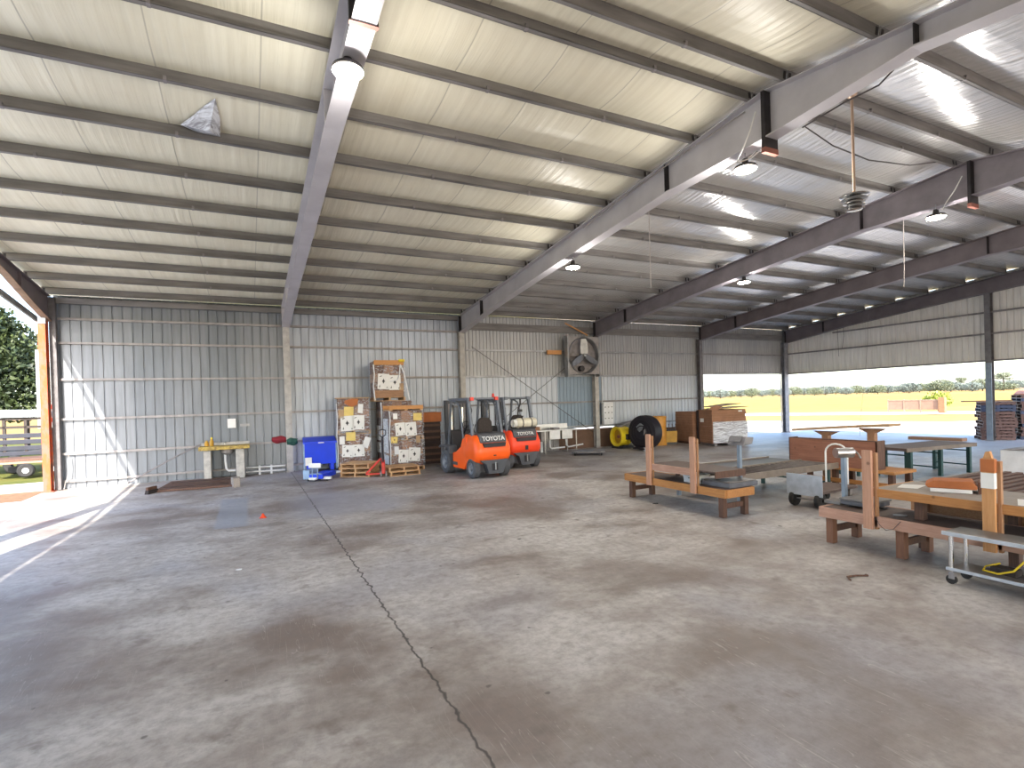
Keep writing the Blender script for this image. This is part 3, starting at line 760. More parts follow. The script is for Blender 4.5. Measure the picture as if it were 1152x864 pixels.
# left load: two tiers
L1 = load('tall wrapped pallet load next to the blue hopper, pasted with white and yellow sheets', (8.28, -.55, 0), -6, 1.06, .98, [(0, 1.20), (1.21, 1.20)], seed=1)
for (x, z, w, h, m, tl, mk) in [(-.16, 1.98, .30, .30, 'paper_yellow', 2, 0), (-.40, 1.90, .16, .28, 'cardboard_light', 0, 0), (.22, 2.06, .16, .30, 'paper_white', 5, 0),
        (-.22, 1.58, .42, .50, 'paper_white', -2, 1), (.14, 1.60, .38, .48, 'paper_white', 2, 1), (-.12, 1.14, .30, .28, 'paper_yellow', 2, 0), (-.40, 1.02, .16, .26, 'paper_white', 0, 0),
        (-.24, .66, .34, .40, 'paper_white', 3, 1), (.12, .66, .38, .40, 'paper_white', 0, 1), (.38, .92, .2, .36, 'paper_white', 20, 0)]:
    sheet(L1, x, z, w, h, -.505, m, tl, mk)
P(L1, 'torn_flap', 'cardboard_orange')(lambda mb: mb.prism([(-.30, 2.24), (-.05, 2.12), (.12, 2.20), (.16, 2.38), (-.05, 2.40), (-.28, 2.34)], -.53, -.515, 'y'))
P(L1, 'top_cap', 'cardboard_light')(lambda mb: mb.box(-.56, .52, -.50, .49, 2.41, 2.44))
# right load, front column
L2 = load('tall wrapped pallet load right of the pallet jack with an orange wooden lid', (9.68, -1.82, 0), -1, 1.10, .98, [(0, .98), (.99, .96)], seed=2)
for (x, z, w, h, m, tl, mk) in [(-.37, 1.78, .14, .18, 'paper_white', 0, 0), (.36, 1.74, .28, .24, 'paper_yellow', 0, 0), (-.22, 1.36, .32, .42, 'paper_white', -4, 1), (.13, 1.35, .36, .44, 'paper_white', -3, 1),
        (-.42, 1.02, .20, .20, 'paper_yellow', 5, 1), (.36, 1.0, .14, .22, 'cardboard_light', 0, 0), (-.14, .48, .32, .42, 'paper_white', 4, 1), (.22, .52, .38, .44, 'paper_white', 5, 1), (-.36, .68, .14, .26, 'white_plastic', 0, 0)]:
    sheet(L2, x, z, w, h, -.505, m, tl, mk)
P(L2, 'lid_board', 'wood_orange_x', .005)(lambda mb: mb.box(-.56, .56, -.50, -.44, 2.0, 2.12)); P(L2, 'lid_board', 'wood_orange_x', .005)(lambda mb: mb.box(-.56, .56, .40, .46, 2.0, 2.12))
for x in (-.50, 0, .50): P(L2, 'lid_block', 'pallet_new')(lambda mb: mb.box(x-.05, x+.05, -.48, .44, 1.955, 2.0))
for (z, h) in ((1.15, .5), (.75, .35), (.35, .3), (1.55, .3)): sheet(L2, .1, z, .7, h, -.56, 'white_plastic', 0, False, 'x') 
# the column behind it carries the top load
L3 = load('wrapped pallet load on the floor behind the two-tier right load, mostly hidden', (9.66, -.72, 0), 0, 1.10, .98, [(0, 1.15), (1.16, 1.12)], seed=3)
for (z, h) in ((1.2, .5), (.7, .35)): sheet(L3, 0, z, .6, h, -.56, 'paper_white', 0, False, 'x')
L4 = load('wrapped pallet load perched highest of all, leaning white strap and yellow tag on it', (9.42, -.80, 2.29), -3, 1.06, .98, [(0, 1.36)], seed=4)
for (x, z, w, h, m, tl, mk) in [(-.20, .66, .38, .52, 'paper_white', 4, 1), (.18, .62, .40, .50, 'paper_white', 0, 1), (.40, .46, .14, .26, 'cardboard_light', 0, 0)]: sheet(L4, x, z, w, h, -.505, m, tl, mk)
P(L4, 'header_board', 'wood_orange_x')(lambda mb: mb.box(-.50, .50, -.52, -.49, 1.22, 1.38))
P(L4, 'base_board', 'wood_brown')(lambda mb: mb.box(-.50, .46, -.52, -.495, .13, .36))
P(L4, 'strap', 'white_plastic')(lambda mb: mb.tube([(.38, -.50, 1.24), (.50, -.56, .9), (.58, -.60, .40), (.64, -.62, .02)], .024, 6))
P(L4, 'strap', 'white_plastic')(lambda mb: mb.tube([(.38, -.50, 1.22), (.34, -.54, .9), (.26, -.53, .7), (.02, -.52, .66)], .022, 6))
P(L4, 'yellow_tag', 'yellow_plastic', .02)(lambda mb: mb.box(.32, .52, -.60, -.50, 1.32, 1.41))
P(L4, 'film_edge_highlight', 'white_plastic')(lambda mb: mb.tube([(-.52, -.52, 1.22), (-.50, -.55, .9), (-.54, -.53, .5), (-.52, -.55, .2), (-.50, -.52, .03)], .02, 6))
for ld, x0 in ((L1, -.55), (L2, -.565), (L3, -.565)):
    P(ld, 'film_edge_highlight', 'white_plastic', smooth=True)(lambda mb: mb.tube([(x0, -.515, 2.25 if ld != L2 else 1.95), (x0+.02, -.53, 1.7), (x0-.01, -.52, 1.2), (x0+.015, -.53, .7), (x0, -.515, .15)], .016, 6))  # bunched film as white tubes, standing for the bright highlights along the edges
for ld, w, d, z1 in ((L1, 1.09, 1.01, 2.40), (L2, 1.13, 1.01, 1.95), (L3, 1.13, 1.01, 2.26), (L4, 1.09, 1.01, 1.34)):
    def film(mb):
        n = 10
        pts = []
        for i in range(4):
            a, b_ = [(-w/2, -d/2), (w/2, -d/2), (w/2, d/2), (-w/2, d/2)][i], [(w/2, -d/2), (w/2, d/2), (-w/2, d/2), (-w/2, -d/2)][i]
            for k in range(n): pts.append((a[0]+(b_[0]-a[0])*k/n, a[1]+(b_[1]-a[1])*k/n))
        nz_ = 14; vs = []; m_ = len(pts)
        for j in range(nz_+1):
            for (x, y) in pts:
                q = rnd.uniform(0, .008); vs.append((x*(1+q), y*(1+q), .14 + (z1-.14)*j/nz_))
        mb.add(vs, [(j*m_+k, j*m_+(k+1) % m_, (j+1)*m_+(k+1) % m_, (j+1)*m_+k) for j in range(nz_) for k in range(m_)])
    P(ld, 'stretch_film', 'stretch_wrap', smooth=True)(film)

# red pallet jack under the low stack
t = thing('pallet_jack', 'red hand pallet jack standing upright beside the low stack of empty pallets', 'pallet jack', (8.66, -3.26, 0), -14)
for s in (-1, 1): P(t, 'wheel', 'galv_dull', smooth=True)(lambda mb: mb.lathe([(.001, -.02), (.09, -.025), (.095, 0), (.09, .025), (.001, .02)], 20, (s*.075, 0, .095), 'x'))
P(t, 'pump_housing', 'jack_red', .015)(lambda mb: mb.prism([(-.12, .1), (-.10, .42), (.0, .50), (.16, .50), (.2, .1)], -.05, .05, 'x'))
P(t, 'triangle_frame', 'jack_red', .01)(lambda mb: (mb.beam((-.50, 0.0, .12), (-.06, 0.0, .56), .05, .06)))
P(t, 'triangle_frame', 'jack_red', .01)(lambda mb: (mb.beam((-.52, -.0, .10), (-.10, -.0, .10), .05, .05)))
P(t, 'handle', 'black_plastic')(lambda mb: mb.tube([(0, -.08, .45), (.0, -.14, .9), (0, -.18, 1.22)], .022, 8))
P(t, 'handle_loop', 'black_plastic')(lambda mb: mb.tube([(0, -.18, 1.2), (-.10, -.19, 1.27), (-.10, -.2, 1.40), (0, -.2, 1.43), (.10, -.2, 1.40), (.10, -.19, 1.27), (0, -.18, 1.2)], .018, 6))

# brown crates between the loads and the forklift
for i, (x, y, z, w, d, h, m, lb) in enumerate([(10.78, -.52, 0, .95, .95, .80, 'dark_crate', 'dark brown crate on the floor between the wrapped loads and the forklift'), (10.78, -.52, .802, .95, .95, .70, 'dark_crate', 'dark brown crate on top of another between the wrapped loads and the forklift'),
        (10.85, -.55, 1.504, .90, .9, .34, 'cardboard_orange', 'orange-brown cardboard box topmost between the wrapped loads and the forklift')]):
    t = thing('crate' if i < 2 else 'cardboard_box', lb, 'crate' if i < 2 else 'box', (x, y, z), 0)
    P(t, 'body', m, .008)(lambda mb: mb.box(-w/2, w/2, -d/2, d/2, 0.0, h-.03))
    P(t, 'lid', m, .008)(lambda mb: mb.box(-w/2-.01, w/2+.01, -d/2-.01, d/2+.01, h-.03, h))
    for k in range(3) if i < 2 else ():
        P(t, 'slat', 'wood_dark')(lambda mb: mb.box(-w/2, w/2, -d/2-.02, -d/2-.001, .1+k*.22, .18+k*.22))

# cardboard stack at the end of the back wall
t = thing('folded_carton_stack', 'brown stack of folded cardboard left of the film-wrapped one', 'cardboard stack', (23.25, -1.12, 0), -10)
P(t, 'pallet_base', 'wood_dark')(lambda mb: mb.box(-.36, .36, -.62, .62, 0, .10))
for k in range(12): P(t, 'folded_carton', 'cardboard')(lambda mb: mb.box(-.40+.01*(k % 2), .40-.008*(k % 3), -.66, .66, .10+k*.112, .10+(k+1)*.112-.004))
t = thing('wrapped_carton_stack', 'wide stack of flat cartons on a pallet, pale plastic film around the lower half', 'cardboard stack', (23.50, -2.62, 0), -14)
for x in (-.7, 0, .6): P(t, 'pallet_stringer', 'steel_grey')(lambda mb: mb.box(x, x+.1, -.55, .55, 0, .10))
P(t, 'pallet_deck', 'pallet_old')(lambda mb: mb.box(-.80, .80, -.56, .56, .10, .13))
for k in range(14): P(t, 'flat_carton', 'cardboard')(lambda mb: mb.box(-.82+.012*(k % 2), .82-.02*(k % 3), -.56+.006*(k % 2), .56, .13+k*.10, .13+(k+1)*.10-.004))
P(t, 'plastic_film', 'plastic_film_white', .02)(lambda mb: mb.box(-.78, .86, -.59, .59, .12, 1.02))
P(t, 'dark_band', 'dark_crate')(lambda mb: mb.box(-.85, -.835, .40, .58, .12, 1.50))
P(t, 'label_sheet', 'paper_white')(lambda mb: mb.box(-.85, -.84, .02, .28, 1.00, 1.16))
P(t, 'open_flap', 'cardboard_light')(lambda mb: mb.prism([(-.62, 1.54), (.70, 1.60), (1.0, 1.62), (1.0, 1.635), (.70, 1.63), (-.62, 1.57)], -.50, .50, 'y'))
P(t, 'upright_flap', 'cardboard')(lambda mb: mb.prism([(-.98, 1.53), (-.55, 1.53), (-.30, 1.68), (-.62, 1.72), (-.85, 1.66)], -.60, -.585, 'y'))
P(t, 'top_sheet', 'cardboard_light')(lambda mb: mb.prism([(-.70, 1.66), (.55, 1.78), (.60, 1.76), (-.66, 1.64)], -.58, .4, 'y'))
P(t, 'label_sheet', 'paper_white')(lambda mb: mb.box(.44, .62, -.566, -.56, 1.42, 1.48))
# ------------------------------------------------------------------ things along the back wall
# concrete counter with stained top
t = thing('sink_counter', 'stained yellow counter on two concrete legs against the back wall, drain pipe under it', 'counter', (4.42, -.22, 0), 0)
P(t, 'counter_top', 'yellow_stain', .01)(lambda mb: mb.box(-.74, .66, -.40, .35, .92, 1.03))
P(t, 'backsplash', 'concrete_block')(lambda mb: mb.box(-.70, .66, .26, .30, 1.03, 1.12))
P(t, 'concrete_leg', 'concrete_block', .01)(lambda mb: mb.box(-.62, -.42, -.30, .33, 0, .92))
P(t, 'concrete_leg', 'concrete_block', .01)(lambda mb: mb.box(.26, .50, -.30, .33, 0, .92))
P(t, 'drain_pipe', 'white_plastic', smooth=True)(lambda mb: mb.tube([(-.05, 0, .92), (-.04, 0, .55), (-.02, 0, .30), (.04, 0, .22), (.24, 0, .22)], .035, 10))
P(t, 'basin', 'galv_dull', smooth=True)(lambda mb: mb.lathe([(.17, .92), (.16, .80), (.08, .74), (.001, .74)], 20, (.02, 0, 0)))
P(t, 'tap', 'chrome')(lambda mb: mb.tube([(-.05, .25, 1.03), (-.05, .25, 1.13), (-.05, .12, 1.13), (-.05, .10, 1.09)], .014, 8))
t = thing('spray_bottle', 'small ochre bottle standing on the left end of the stained counter', 'bottle', (4.02, -.27, 1.032))
P(t, 'bottle_body', 'yellow_deep', smooth=True)(lambda mb: mb.lathe([(.001, 0), (.055, 0), (.06, .02), (.06, .15), (.03, .20), (.025, .23), (.001, .23)], 16))
P(t, 'cap', 'yellow_plastic', smooth=True)(lambda mb: mb.lathe([(.03, .225), (.03, .27), (.001, .275)], 12))
t = thing('spray_bottle', 'squat ochre jug beside the taller bottle on the stained counter', 'jug', (3.88, -.21, 1.032))
P(t, 'jug_body', 'yellow_deep', smooth=True)(lambda mb: mb.lathe([(.001, 0), (.06, 0), (.065, .03), (.06, .11), (.03, .15), (.001, .15)], 16))
P(t, 'cap', 'yellow_stain', smooth=True)(lambda mb: mb.lathe([(.028, .15), (.028, .18), (.001, .18)], 12))
o = P(None, 'wall_notice', 'paper_white')(lambda mb: mb.box(4.46, 4.70, .165, .169, 1.56, 1.86)); tag(o, 'white paper notice taped to the sheet wall above the stained counter', 'notice')
o = P(None, 'wall_notice', 'galv')(lambda mb: mb.box(4.82, 5.10, .165, .169, 1.60, 1.68)); tag(o, 'small grey plate on the wall right of the white paper notice', 'plate')
# red cloth and green glove on the girt
def rag(mb, c, w, h, d=.05, n=9, sd=0):
    r_ = random.Random(sd); vs = []; m_ = 6
    for i in range(n+1):
        for j in range(m_+1):
            u = i/n; v = j/m_
            vs.append((c[0]+(u-.5)*w + r_.uniform(-.01, .01), c[1] - d*math.sin(math.pi*v)*(.4+.6*abs(math.sin(7*u+sd))) , c[2] + (v-.5)*h*(.6+.4*math.sin(math.pi*u)) + .05*h*math.sin(9*u+sd)))
    k0 = len(vs)
    vs += [(x, y+.015, z) for (x, y, z) in vs[:k0]]
    fs = [(i*(m_+1)+j, (i+1)*(m_+1)+j, (i+1)*(m_+1)+j+1, i*(m_+1)+j+1) for i in range(n) for j in range(m_)]
    fs += [tuple(k0+q for q in f[::-1]) for f in fs]
    mb.add(vs, fs)
o = P(None, 'cloth', 'red_cloth', smooth=True)(lambda mb: rag(mb, (5.98, .13, 1.10), .46, .24, .06, sd=2)); tag(o, 'dark red cloth hung on the wall rail left of the first inner column', 'cloth')
o = P(None, 'glove', 'green_cloth', smooth=True)(lambda mb: rag(mb, (6.36, -.06, 1.02), .34, .26, .06, sd=5)); tag(o, 'dark green glove hung on the first inner column above the blue hopper', 'glove')
# leaning pole, cable at the corner
o = P(None, 'leaning_pole', 'steel_grey')(lambda mb: mb.tube([(1.72, -.20, .02), (3.0, .0, .74), (3.70, .11, 1.10)], .02, 8)); tag(o, 'thin grey pole leaning from the sunny floor up to the stained counter', 'pole')
o = P(None, 'corner_cable', 'cable_grey')(lambda mb: mb.tube([(.40, .10, .98), (.42, .09, .70), (.38, .08, .40), (.32, .05, .20), (.30, -.02, .02)], .012, 6)); tag(o, 'pale cable drooping by the rusty corner column', 'cable')
# pvc pipes low on the wall
for z in (.12, .26): 
    o = P(None, 'water_pipe', 'white_plastic', smooth=True)(lambda mb: mb.tube([(4.95, -.06, z), (6.12, -.06, z-.02)], .024, 8)); tag(o, ('lower' if z < .2 else 'upper') + ' white plastic pipe low on the wall right of the stained counter', 'pipe')
for x in (5.35, 5.70):
    o = P(None, 'pipe_bracket', 'white_plastic')(lambda mb: mb.box(x-.03, x+.03, -.034, .0, 0, .30)); tag(o, f'short white upright bracket {"left" if x < 5.5 else "right"} under the low wall pipes', 'bracket')
# dark platform plate on the floor with a wood block
t = thing('floor_plate', 'low dark steel ramp plate lying on the floor in front of the stained counter', 'plate', (3.78, -1.45, 0), -5)
P(t, 'plate', 'wood_dark', .01)(lambda mb: mb.box(-.92, .92, -1.0, .9, 0, .06))
for y in (-.6, .4): P(t, 'rib', 'dark_crate')(lambda mb: mb.box(-.80, .80, y-.03, y+.03, .06, .075))
t = thing('timber_block', 'short timber block standing at the right end of the low dark plate', 'block', (4.72, -2.68, 0), 10)
P(t, 'block', 'bench_top_pale', .006)(lambda mb: mb.box(-.085, .085, -.05, .35, 0, .26))
t = thing('broom_head', 'dark broom head lying at the left end of the low dark plate', 'broom', (2.72, -2.45, 0), 60)
P(t, 'head', 'wood_dark', .01)(lambda mb: mb.box(-.17, .17, -.03, .03, .10, .18))
P(t, 'bristles', 'dark_fabric')(lambda mb: mb.prism([(-.17, .10), (.17, .10), (.20, .0), (-.20, .0)], -.05, .04, 'y'))['kind'] = 'stuff'
# small orange cone
t = thing('marker_cone', 'tiny orange cone alone on the floor left of the centre', 'cone', (5.27, -7.72, 0))
P(t, 'cone_body', 'cone_orange', smooth=True)(lambda mb: mb.lathe([(.055, .008), (.05, .012), (.012, .085), (.001, .088)], 16))
P(t, 'cone_base', 'cone_orange', .002)(lambda mb: mb.box(-.06, .06, -.06, .06, 0, .008))

# blue hopper on its frame
t = thing('blue_hopper', 'bright blue lidded hopper bin against the back wall left of the pallet loads', 'bin', (7.18, -.42, 0), -4)
P(t, 'hopper_body', 'bin_blue', .015)(lambda mb: mb.prism([(-.46, .28), (-.52, 1.0), (.50, 1.0), (.46, .28)], -.48, .48, 'x'))
P(t, 'lid', 'bin_blue', .012)(lambda mb: mb.prism([(-.55, 1.0), (-.53, 1.03), (.0, 1.12), (.52, 1.14), (.52, 1.0)], -.51, .51, 'x'))
P(t, 'lid_rim', 'bin_blue', .005)(lambda mb: mb.box(-.52, .52, -.565, -.545, .965, 1.03))
P(t, 'lid_label', 'paper_white')(lambda mb: mb.box(-.06, .12, -.572, -.567, .975, 1.005))
for s in (-1, 1):
    P(t, 'side_post', 'pale_blue', .004)(lambda mb: mb.box(s*.50-.02, s*.50+.02, -.50, -.46, .10, 1.0))
    P(t, 'skid', 'bin_blue', .005)(lambda mb: mb.box(s*.36-.06, s*.36+.06, -.50, .48, .08, .28))
    for y in (-.38, .38):
        P(t, 'caster', 'black_rubber', smooth=True)(lambda mb: mb.cyl((s*.36-.025, y, .05), (s*.36+.025, y, .05), .05, 16))
P(t, 'notice_sheet', 'paper_white')(lambda mb: mb.box(-.47, -.27, -.512, -.508, .26, .52))
# pale blue lift trolley in front of it
t = thing('lift_trolley', 'low blue floor trolley with a white bracket standing in front of the blue hopper', 'trolley', (6.98, -2.55, 0), -30)
P(t, 'trolley_body', 'bin_blue', .01)(lambda mb: mb.box(-.16, .24, -.50, .5, .07, .20))
P(t, 'side_plate', 'pale_blue', .008)(lambda mb: mb.box(-.36, -.16, -.46, .1, .06, .32))
P(t, 'foot_plate', 'white_paint', .005)(lambda mb: mb.box(.16, .44, -.42, -.30, .05, .12))
P(t, 'foot_plate', 'white_paint', .005)(lambda mb: mb.box(-.14, .10, -.58, -.52, .06, .12))
for x in (-.06, .10): P(t, 'upright', 'pale_blue')(lambda mb: mb.tube([(x, -.50, .10), (x, -.50, .42)], .014, 6))
P(t, 'head_plate', 'white_paint', .004)(lambda mb: mb.box(-.16, .20, -.52, -.50, .40, .53))
P(t, 'cross_bar', 'pale_blue')(lambda mb: mb.tube([(-.2, -.5, .22), (.22, -.5, .22)], .014, 6))
P(t, 'pump_lever', 'galv')(lambda mb: mb.tube([(.08, -.50, .24), (.12, -.56, .12), (.02, -.62, .03)], .014, 6))
for x in (-.26, .30): P(t, 'caster', 'black_rubber', smooth=True)(lambda mb: mb.cyl((x, -.36, .04), (x+.03, -.36, .04), .04, 14))
o = P(None, 'bin_foot_plate', 'white_plastic', .005)(lambda mb: mb.prism([(7.28, -1.30), (7.72, -1.36), (7.74, -1.12), (7.30, -1.06)], 0, .06, 'z')); tag(o, 'white flat tray on the floor at the right foot of the blue hopper', 'tray')

# stainless sink table
t = thing('sink_table', 'long stainless work table with two sinks against the wall right of the forklifts', 'table', (16.05, -.50, 0), 0)
P(t, 'table_top', 'stainless', .006)(lambda mb: mb.box(-1.55, 1.15, -.38, .40, .90, .95))
P(t, 'back_rail', 'stainless', .005)(lambda mb: mb.box(-1.55, 1.15, .40, .43, .95, 1.16))
for x in (.08, .66): 
    b_ = P(t, 'sink_basin', 'stainless', .01)(lambda mb: mb.box(x-.25, x+.25, -.36, .20, .56, .90))
P(t, 'cupboard_panel', 'stainless_dull')(lambda mb: mb.box(-.55, -.22, -.34, .2, .5, .9))
P(t, 'drain_pipe', 'white_plastic', smooth=True)(lambda mb: mb.tube([(-.14, -.30, .56), (-.14, -.30, .26), (-.08, -.30, .20), (.55, -.30, .22)], .03, 8))
P(t, 'drain_pipe', 'white_plastic', smooth=True)(lambda mb: mb.tube([(.62, -.30, .56), (.64, -.30, .30), (.74, -.30, .22), (1.5, -.22, .28)], .03, 8))
for (x, y) in ((-1.5, -.34), (-.38, -.34), (1.10, -.34), (-1.5, .36), (1.10, .36)): P(t, 'leg', 'stainless')(lambda mb: mb.cyl((x, y, 0), (x, y, .9), .022, 10))
P(t, 'pressure_tube', 'white_plastic')(lambda mb: mb.cyl((-.42, -.1, .05), (-.42, -.1, .50), .05, 12))
for (x, w, h, m, nm, lb) in ((-.62, .30, .14, 'cardboard', 'small_box', 'small brown box on the left of the stainless sink table'), (-1.0, .26, .18, 'black_plastic', 'tool_case', 'black case on the stainless sink table beside the gas cylinder'), (.3, .30, .08, 'steel_grey', 'tray', 'small grey tray in the middle of the stainless sink table')):
    o = P(None, nm, m, .01)(lambda mb: mb.box(16.05+x-w/2, 16.05+x+w/2, -.62, -.36, .951, .951+h)); tag(o, lb, 'box')
# flat dolly
t = thing('platform_dolly', 'low grey wheeled dolly on the floor between the sink table and the yellow blower', 'dolly', (16.85, -2.15, 0), -38)
P(t, 'deck', 'steel_grey', .008)(lambda mb: mb.box(-.62, .62, -.48, .48, .11, .15))
for x in (-.5, .5):
    for y in (-.38, .38):
        P(t, 'caster', 'black_rubber', smooth=True)(lambda mb: mb.cyl((x-.02, y, .052), (x+.02, y, .052), .052, 14))
P(t, 'hand_loop', 'galv')(lambda mb: mb.tube([(-.60, -.48, .14), (-.60, -.53, .14), (-.3, -.53, .14), (-.3, -.48, .14)], .014, 6))
# electrical box on the column
t = thing('control_cabinet', 'pale grey perforated cabinet on the back wall beneath the right of the wall fan', 'cabinet', (19.42, .06, 0))
P(t, 'cabinet_body', 'white_plastic', .005)(lambda mb: mb.box(-.26, .26, -.10, .08, 1.0, 1.98))
for z in (1.25, 1.5, 1.75):
    for x in (-.18, .0, .18): P(t, 'slot', 'ink')(lambda mb: mb.box(x-.03, x+.03, -.105, -.10, z, z+.04))
P(t, 'conduit', 'galv')(lambda mb: mb.cyl((-.30, -.05, 1.95), (-.30, -.05, 3.1), .02, 8))
# wall fan
t = thing('wall_fan', 'big three bladed fan in a square grey frame high on the back wall', 'fan', (18.02, -.28, 4.02), 0)
def plate(mb):
    n = 48; rr_ = .755; h_ = .80; vs = []
    for y in (-.02, .02):
        for i in range(n):
            a = 2*math.pi*i/n; c_, s_ = math.cos(a), math.sin(a); q = h_/max(abs(c_), abs(s_))
            vs.append((rr_*c_, y, rr_*s_)); vs.append((q*c_, y, q*s_))
    fs = []
    for i in range(n):
        j = (i+1) % n
        fs += [(2*i, 2*j, 2*j+1, 2*i+1), (2*n+2*i, 2*n+2*i+1, 2*n+2*j+1, 2*n+2*j), (2*i+1, 2*j+1, 2*n+2*j+1, 2*n+2*i+1), (2*i, 2*n+2*i, 2*n+2*j, 2*j)]
    mb.add(vs, fs)
P(t, 'frame_plate', 'galv_dull')(plate)
P(t, 'orifice_ring', 'galv', smooth=True)(lambda mb: mb.lathe([(.79, -.05), (.755, -.02), (.74, .20), (.75, .20), (.77, .0), (.80, -.03)], 48, axis='y'))
P(t, 'hub', 'galv', smooth=True)(lambda mb: mb.lathe([(.001, -.14), (.05, -.13), (.075, -.08), (.09, .02), (.001, .02)], 20, axis='y'))
for a0 in (92, 212, 332):
    def blade(mb):
        vs = []; n = 7
        for i in range(n):
            u = i/(n-1); r = .07 + .64*u; hwid = .05 + .10*math.sin(math.pi*(.25+.6*u)); 
            for s in (-1, 1):
                for dz in (0, .006):
                    p = Vector((r, -.06 + s*hwid*.55*(1-.4*u) + dz, s*hwid)); a = R(a0)
                    vs.append((p.x*math.cos(a) - p.z*math.sin(a), p.y, p.x*math.sin(a) + p.z*math.cos(a)))
        fs = []
        for i in range(n-1):
            o_ = 4*i; fs += [(o_, o_+2, o_+6, o_+4), (o_+1, o_+5, o_+7, o_+3), (o_, o_+4, o_+5, o_+1), (o_+2, o_+3, o_+7, o_+6)]
        fs += [(0, 1, 3, 2), (4*n-4, 4*n-2, 4*n-1, 4*n-3)]
        mb.add(vs, fs)
    P(t, 'blade', 'galv', smooth=True)(blade)
P(t, 'motor', 'black_plastic', .02)(lambda mb: mb.cyl((-.05, .04, -.55), (-.05, .28, -.55), .12, 16))
P(t, 'motor_mount', 'steel_grey')(lambda mb: mb.beam((-.66, .14, -.40), (.66, .14, -.40), .05, .05))
P(t, 'shaft_support', 'steel_grey')(lambda mb: mb.beam((-.68, .12, .0), (.68, .12, .0), .05, .05))
P(t, 'back_mesh', 'steel_grey')(lambda mb: mb.lathe([(.001, .24), (.75, .24), (.75, .25), (.001, .25)], 40, axis='y'))
for sx_ in (-1, 1): P(t, 'support_rail', 'galv')(lambda mb: mb.box(sx_*.80-.03, sx_*.80+.03, -.03, .25, -.9, .84))
o = P(None, 'timber_offcut', 'wood_orange_x', .005)(lambda mb: mb.box(16.42, 17.10, .03, .12, 4.08, 4.26)); tag(o, 'short orange timber fixed on the wall rail left of the big fan', 'timber')
o = P(None, 'timber_strut', 'wood_orange_x')(lambda mb: mb.beam((17.3, .0, 5.42), (18.4, -.05, 4.92), .04, .05)); tag(o, 'thin timber strut slanting down to the top of the wall fan', 'timber')

# yellow blower
t = thing('blower_fan', 'yellow portable drum blower facing left on the floor before the big black drum', 'blower', (19.50, -.86, 0), 0)
Mb = Matrix.Translation((0, 0, .50)) @ Matrix.Rotation(R(-90), 4, 'Z')
P(t, 'drum_shell', 'yellow_plastic', smooth=True)(lambda mb: mb.lathe([(.30, -.30), (.40, -.36), (.43, -.34), (.40, -.24), (.40, .10), (.42, .12), (.42, .16), (.38, .24), (.30, .26), (.29, .22), (.37, .1), (.37, -.24)], 32, axis='y', M=Mb))
P(t, 'guard_plate', 'yellow_deep', smooth=True)(lambda mb: mb.lathe([(.001, -.16), (.12, -.20), (.37, -.14), (.37, -.10), (.001, -.10)], 28, axis='y', M=Mb))
P(t, 'motor_hub', 'rod_rust', smooth=True)(lambda mb: mb.lathe([(.001, -.26), (.07, -.24), (.08, -.16), (.001, -.16)], 16, axis='y', M=Mb))
P(t, 'duct_cuff', 'lpg_cream', smooth=True)(lambda mb: mb.lathe([(.31, .22), (.34, .24), (.34, .36), (.31, .38)], 28, axis='y', M=Mb))
P(t, 'motor_box', 'black_plastic', .02)(lambda mb: mb.box(.36, .46, -.14, .12, -.12, .12, Mb))
P(t, 'stand', 'black_plastic', .01)(lambda mb: mb.box(-.36, .36, -.30, .30, 0, .09))
P(t, 'stand_saddle', 'black_plastic', .01)(lambda mb: mb.box(-.14, .14, -.26, .26, .09, .14))
# black drum
t = thing('drum_fan', 'huge black round drum fan standing between the yellow blower and orange barrel', 'fan', (19.72, -2.05, 0), 0)
Md = Matrix.Translation((0, 0, .71)) @ Matrix.Rotation(R(-78), 4, 'Z')
P(t, 'drum_shell', 'drum_black', smooth=True)(lambda mb: mb.lathe([(.001, -.16), (.30, -.20), (.58, -.22), (.68, -.20), (.70, -.14), (.70, .20), (.68, .26), (.60, .28), (.001, .25)], 44, axis='y', M=Md))
P(t, 'reflector_patch', 'galv')(lambda mb: mb.prism([(-.26, .24), (-.05, .40), (.10, .30), (.05, .12), (-.10, .02), (-.2, .10)], -.222, -.206, 'y', Md))
P(t, 'reflector_patch', 'galv_dull')(lambda mb: mb.prism([(.12, .10), (.20, .16), (.22, .02), (.10, -.12)], -.222, -.206, 'y', Md))
for k in range(3): P(t, 'ring_rib', 'drum_black', smooth=True)(lambda mb: mb.lathe([(.25+.13*k, -.225), (.27+.13*k, -.235), (.29+.13*k, -.225), (.27+.13*k, -.20)], 40, axis='y', M=Md))
for s in (-1, 1):
    P(t, 'wheel', 'white_plastic', smooth=True)(lambda mb: mb.cyl((-.42+s*.13, -.60, .07), (-.42+s*.13+.04, -.60, .07), .07, 16))
P(t, 'skid', 'drum_black', .01)(lambda mb: mb.box(-.56, -.26, -.62, .1, .05, .12)) 
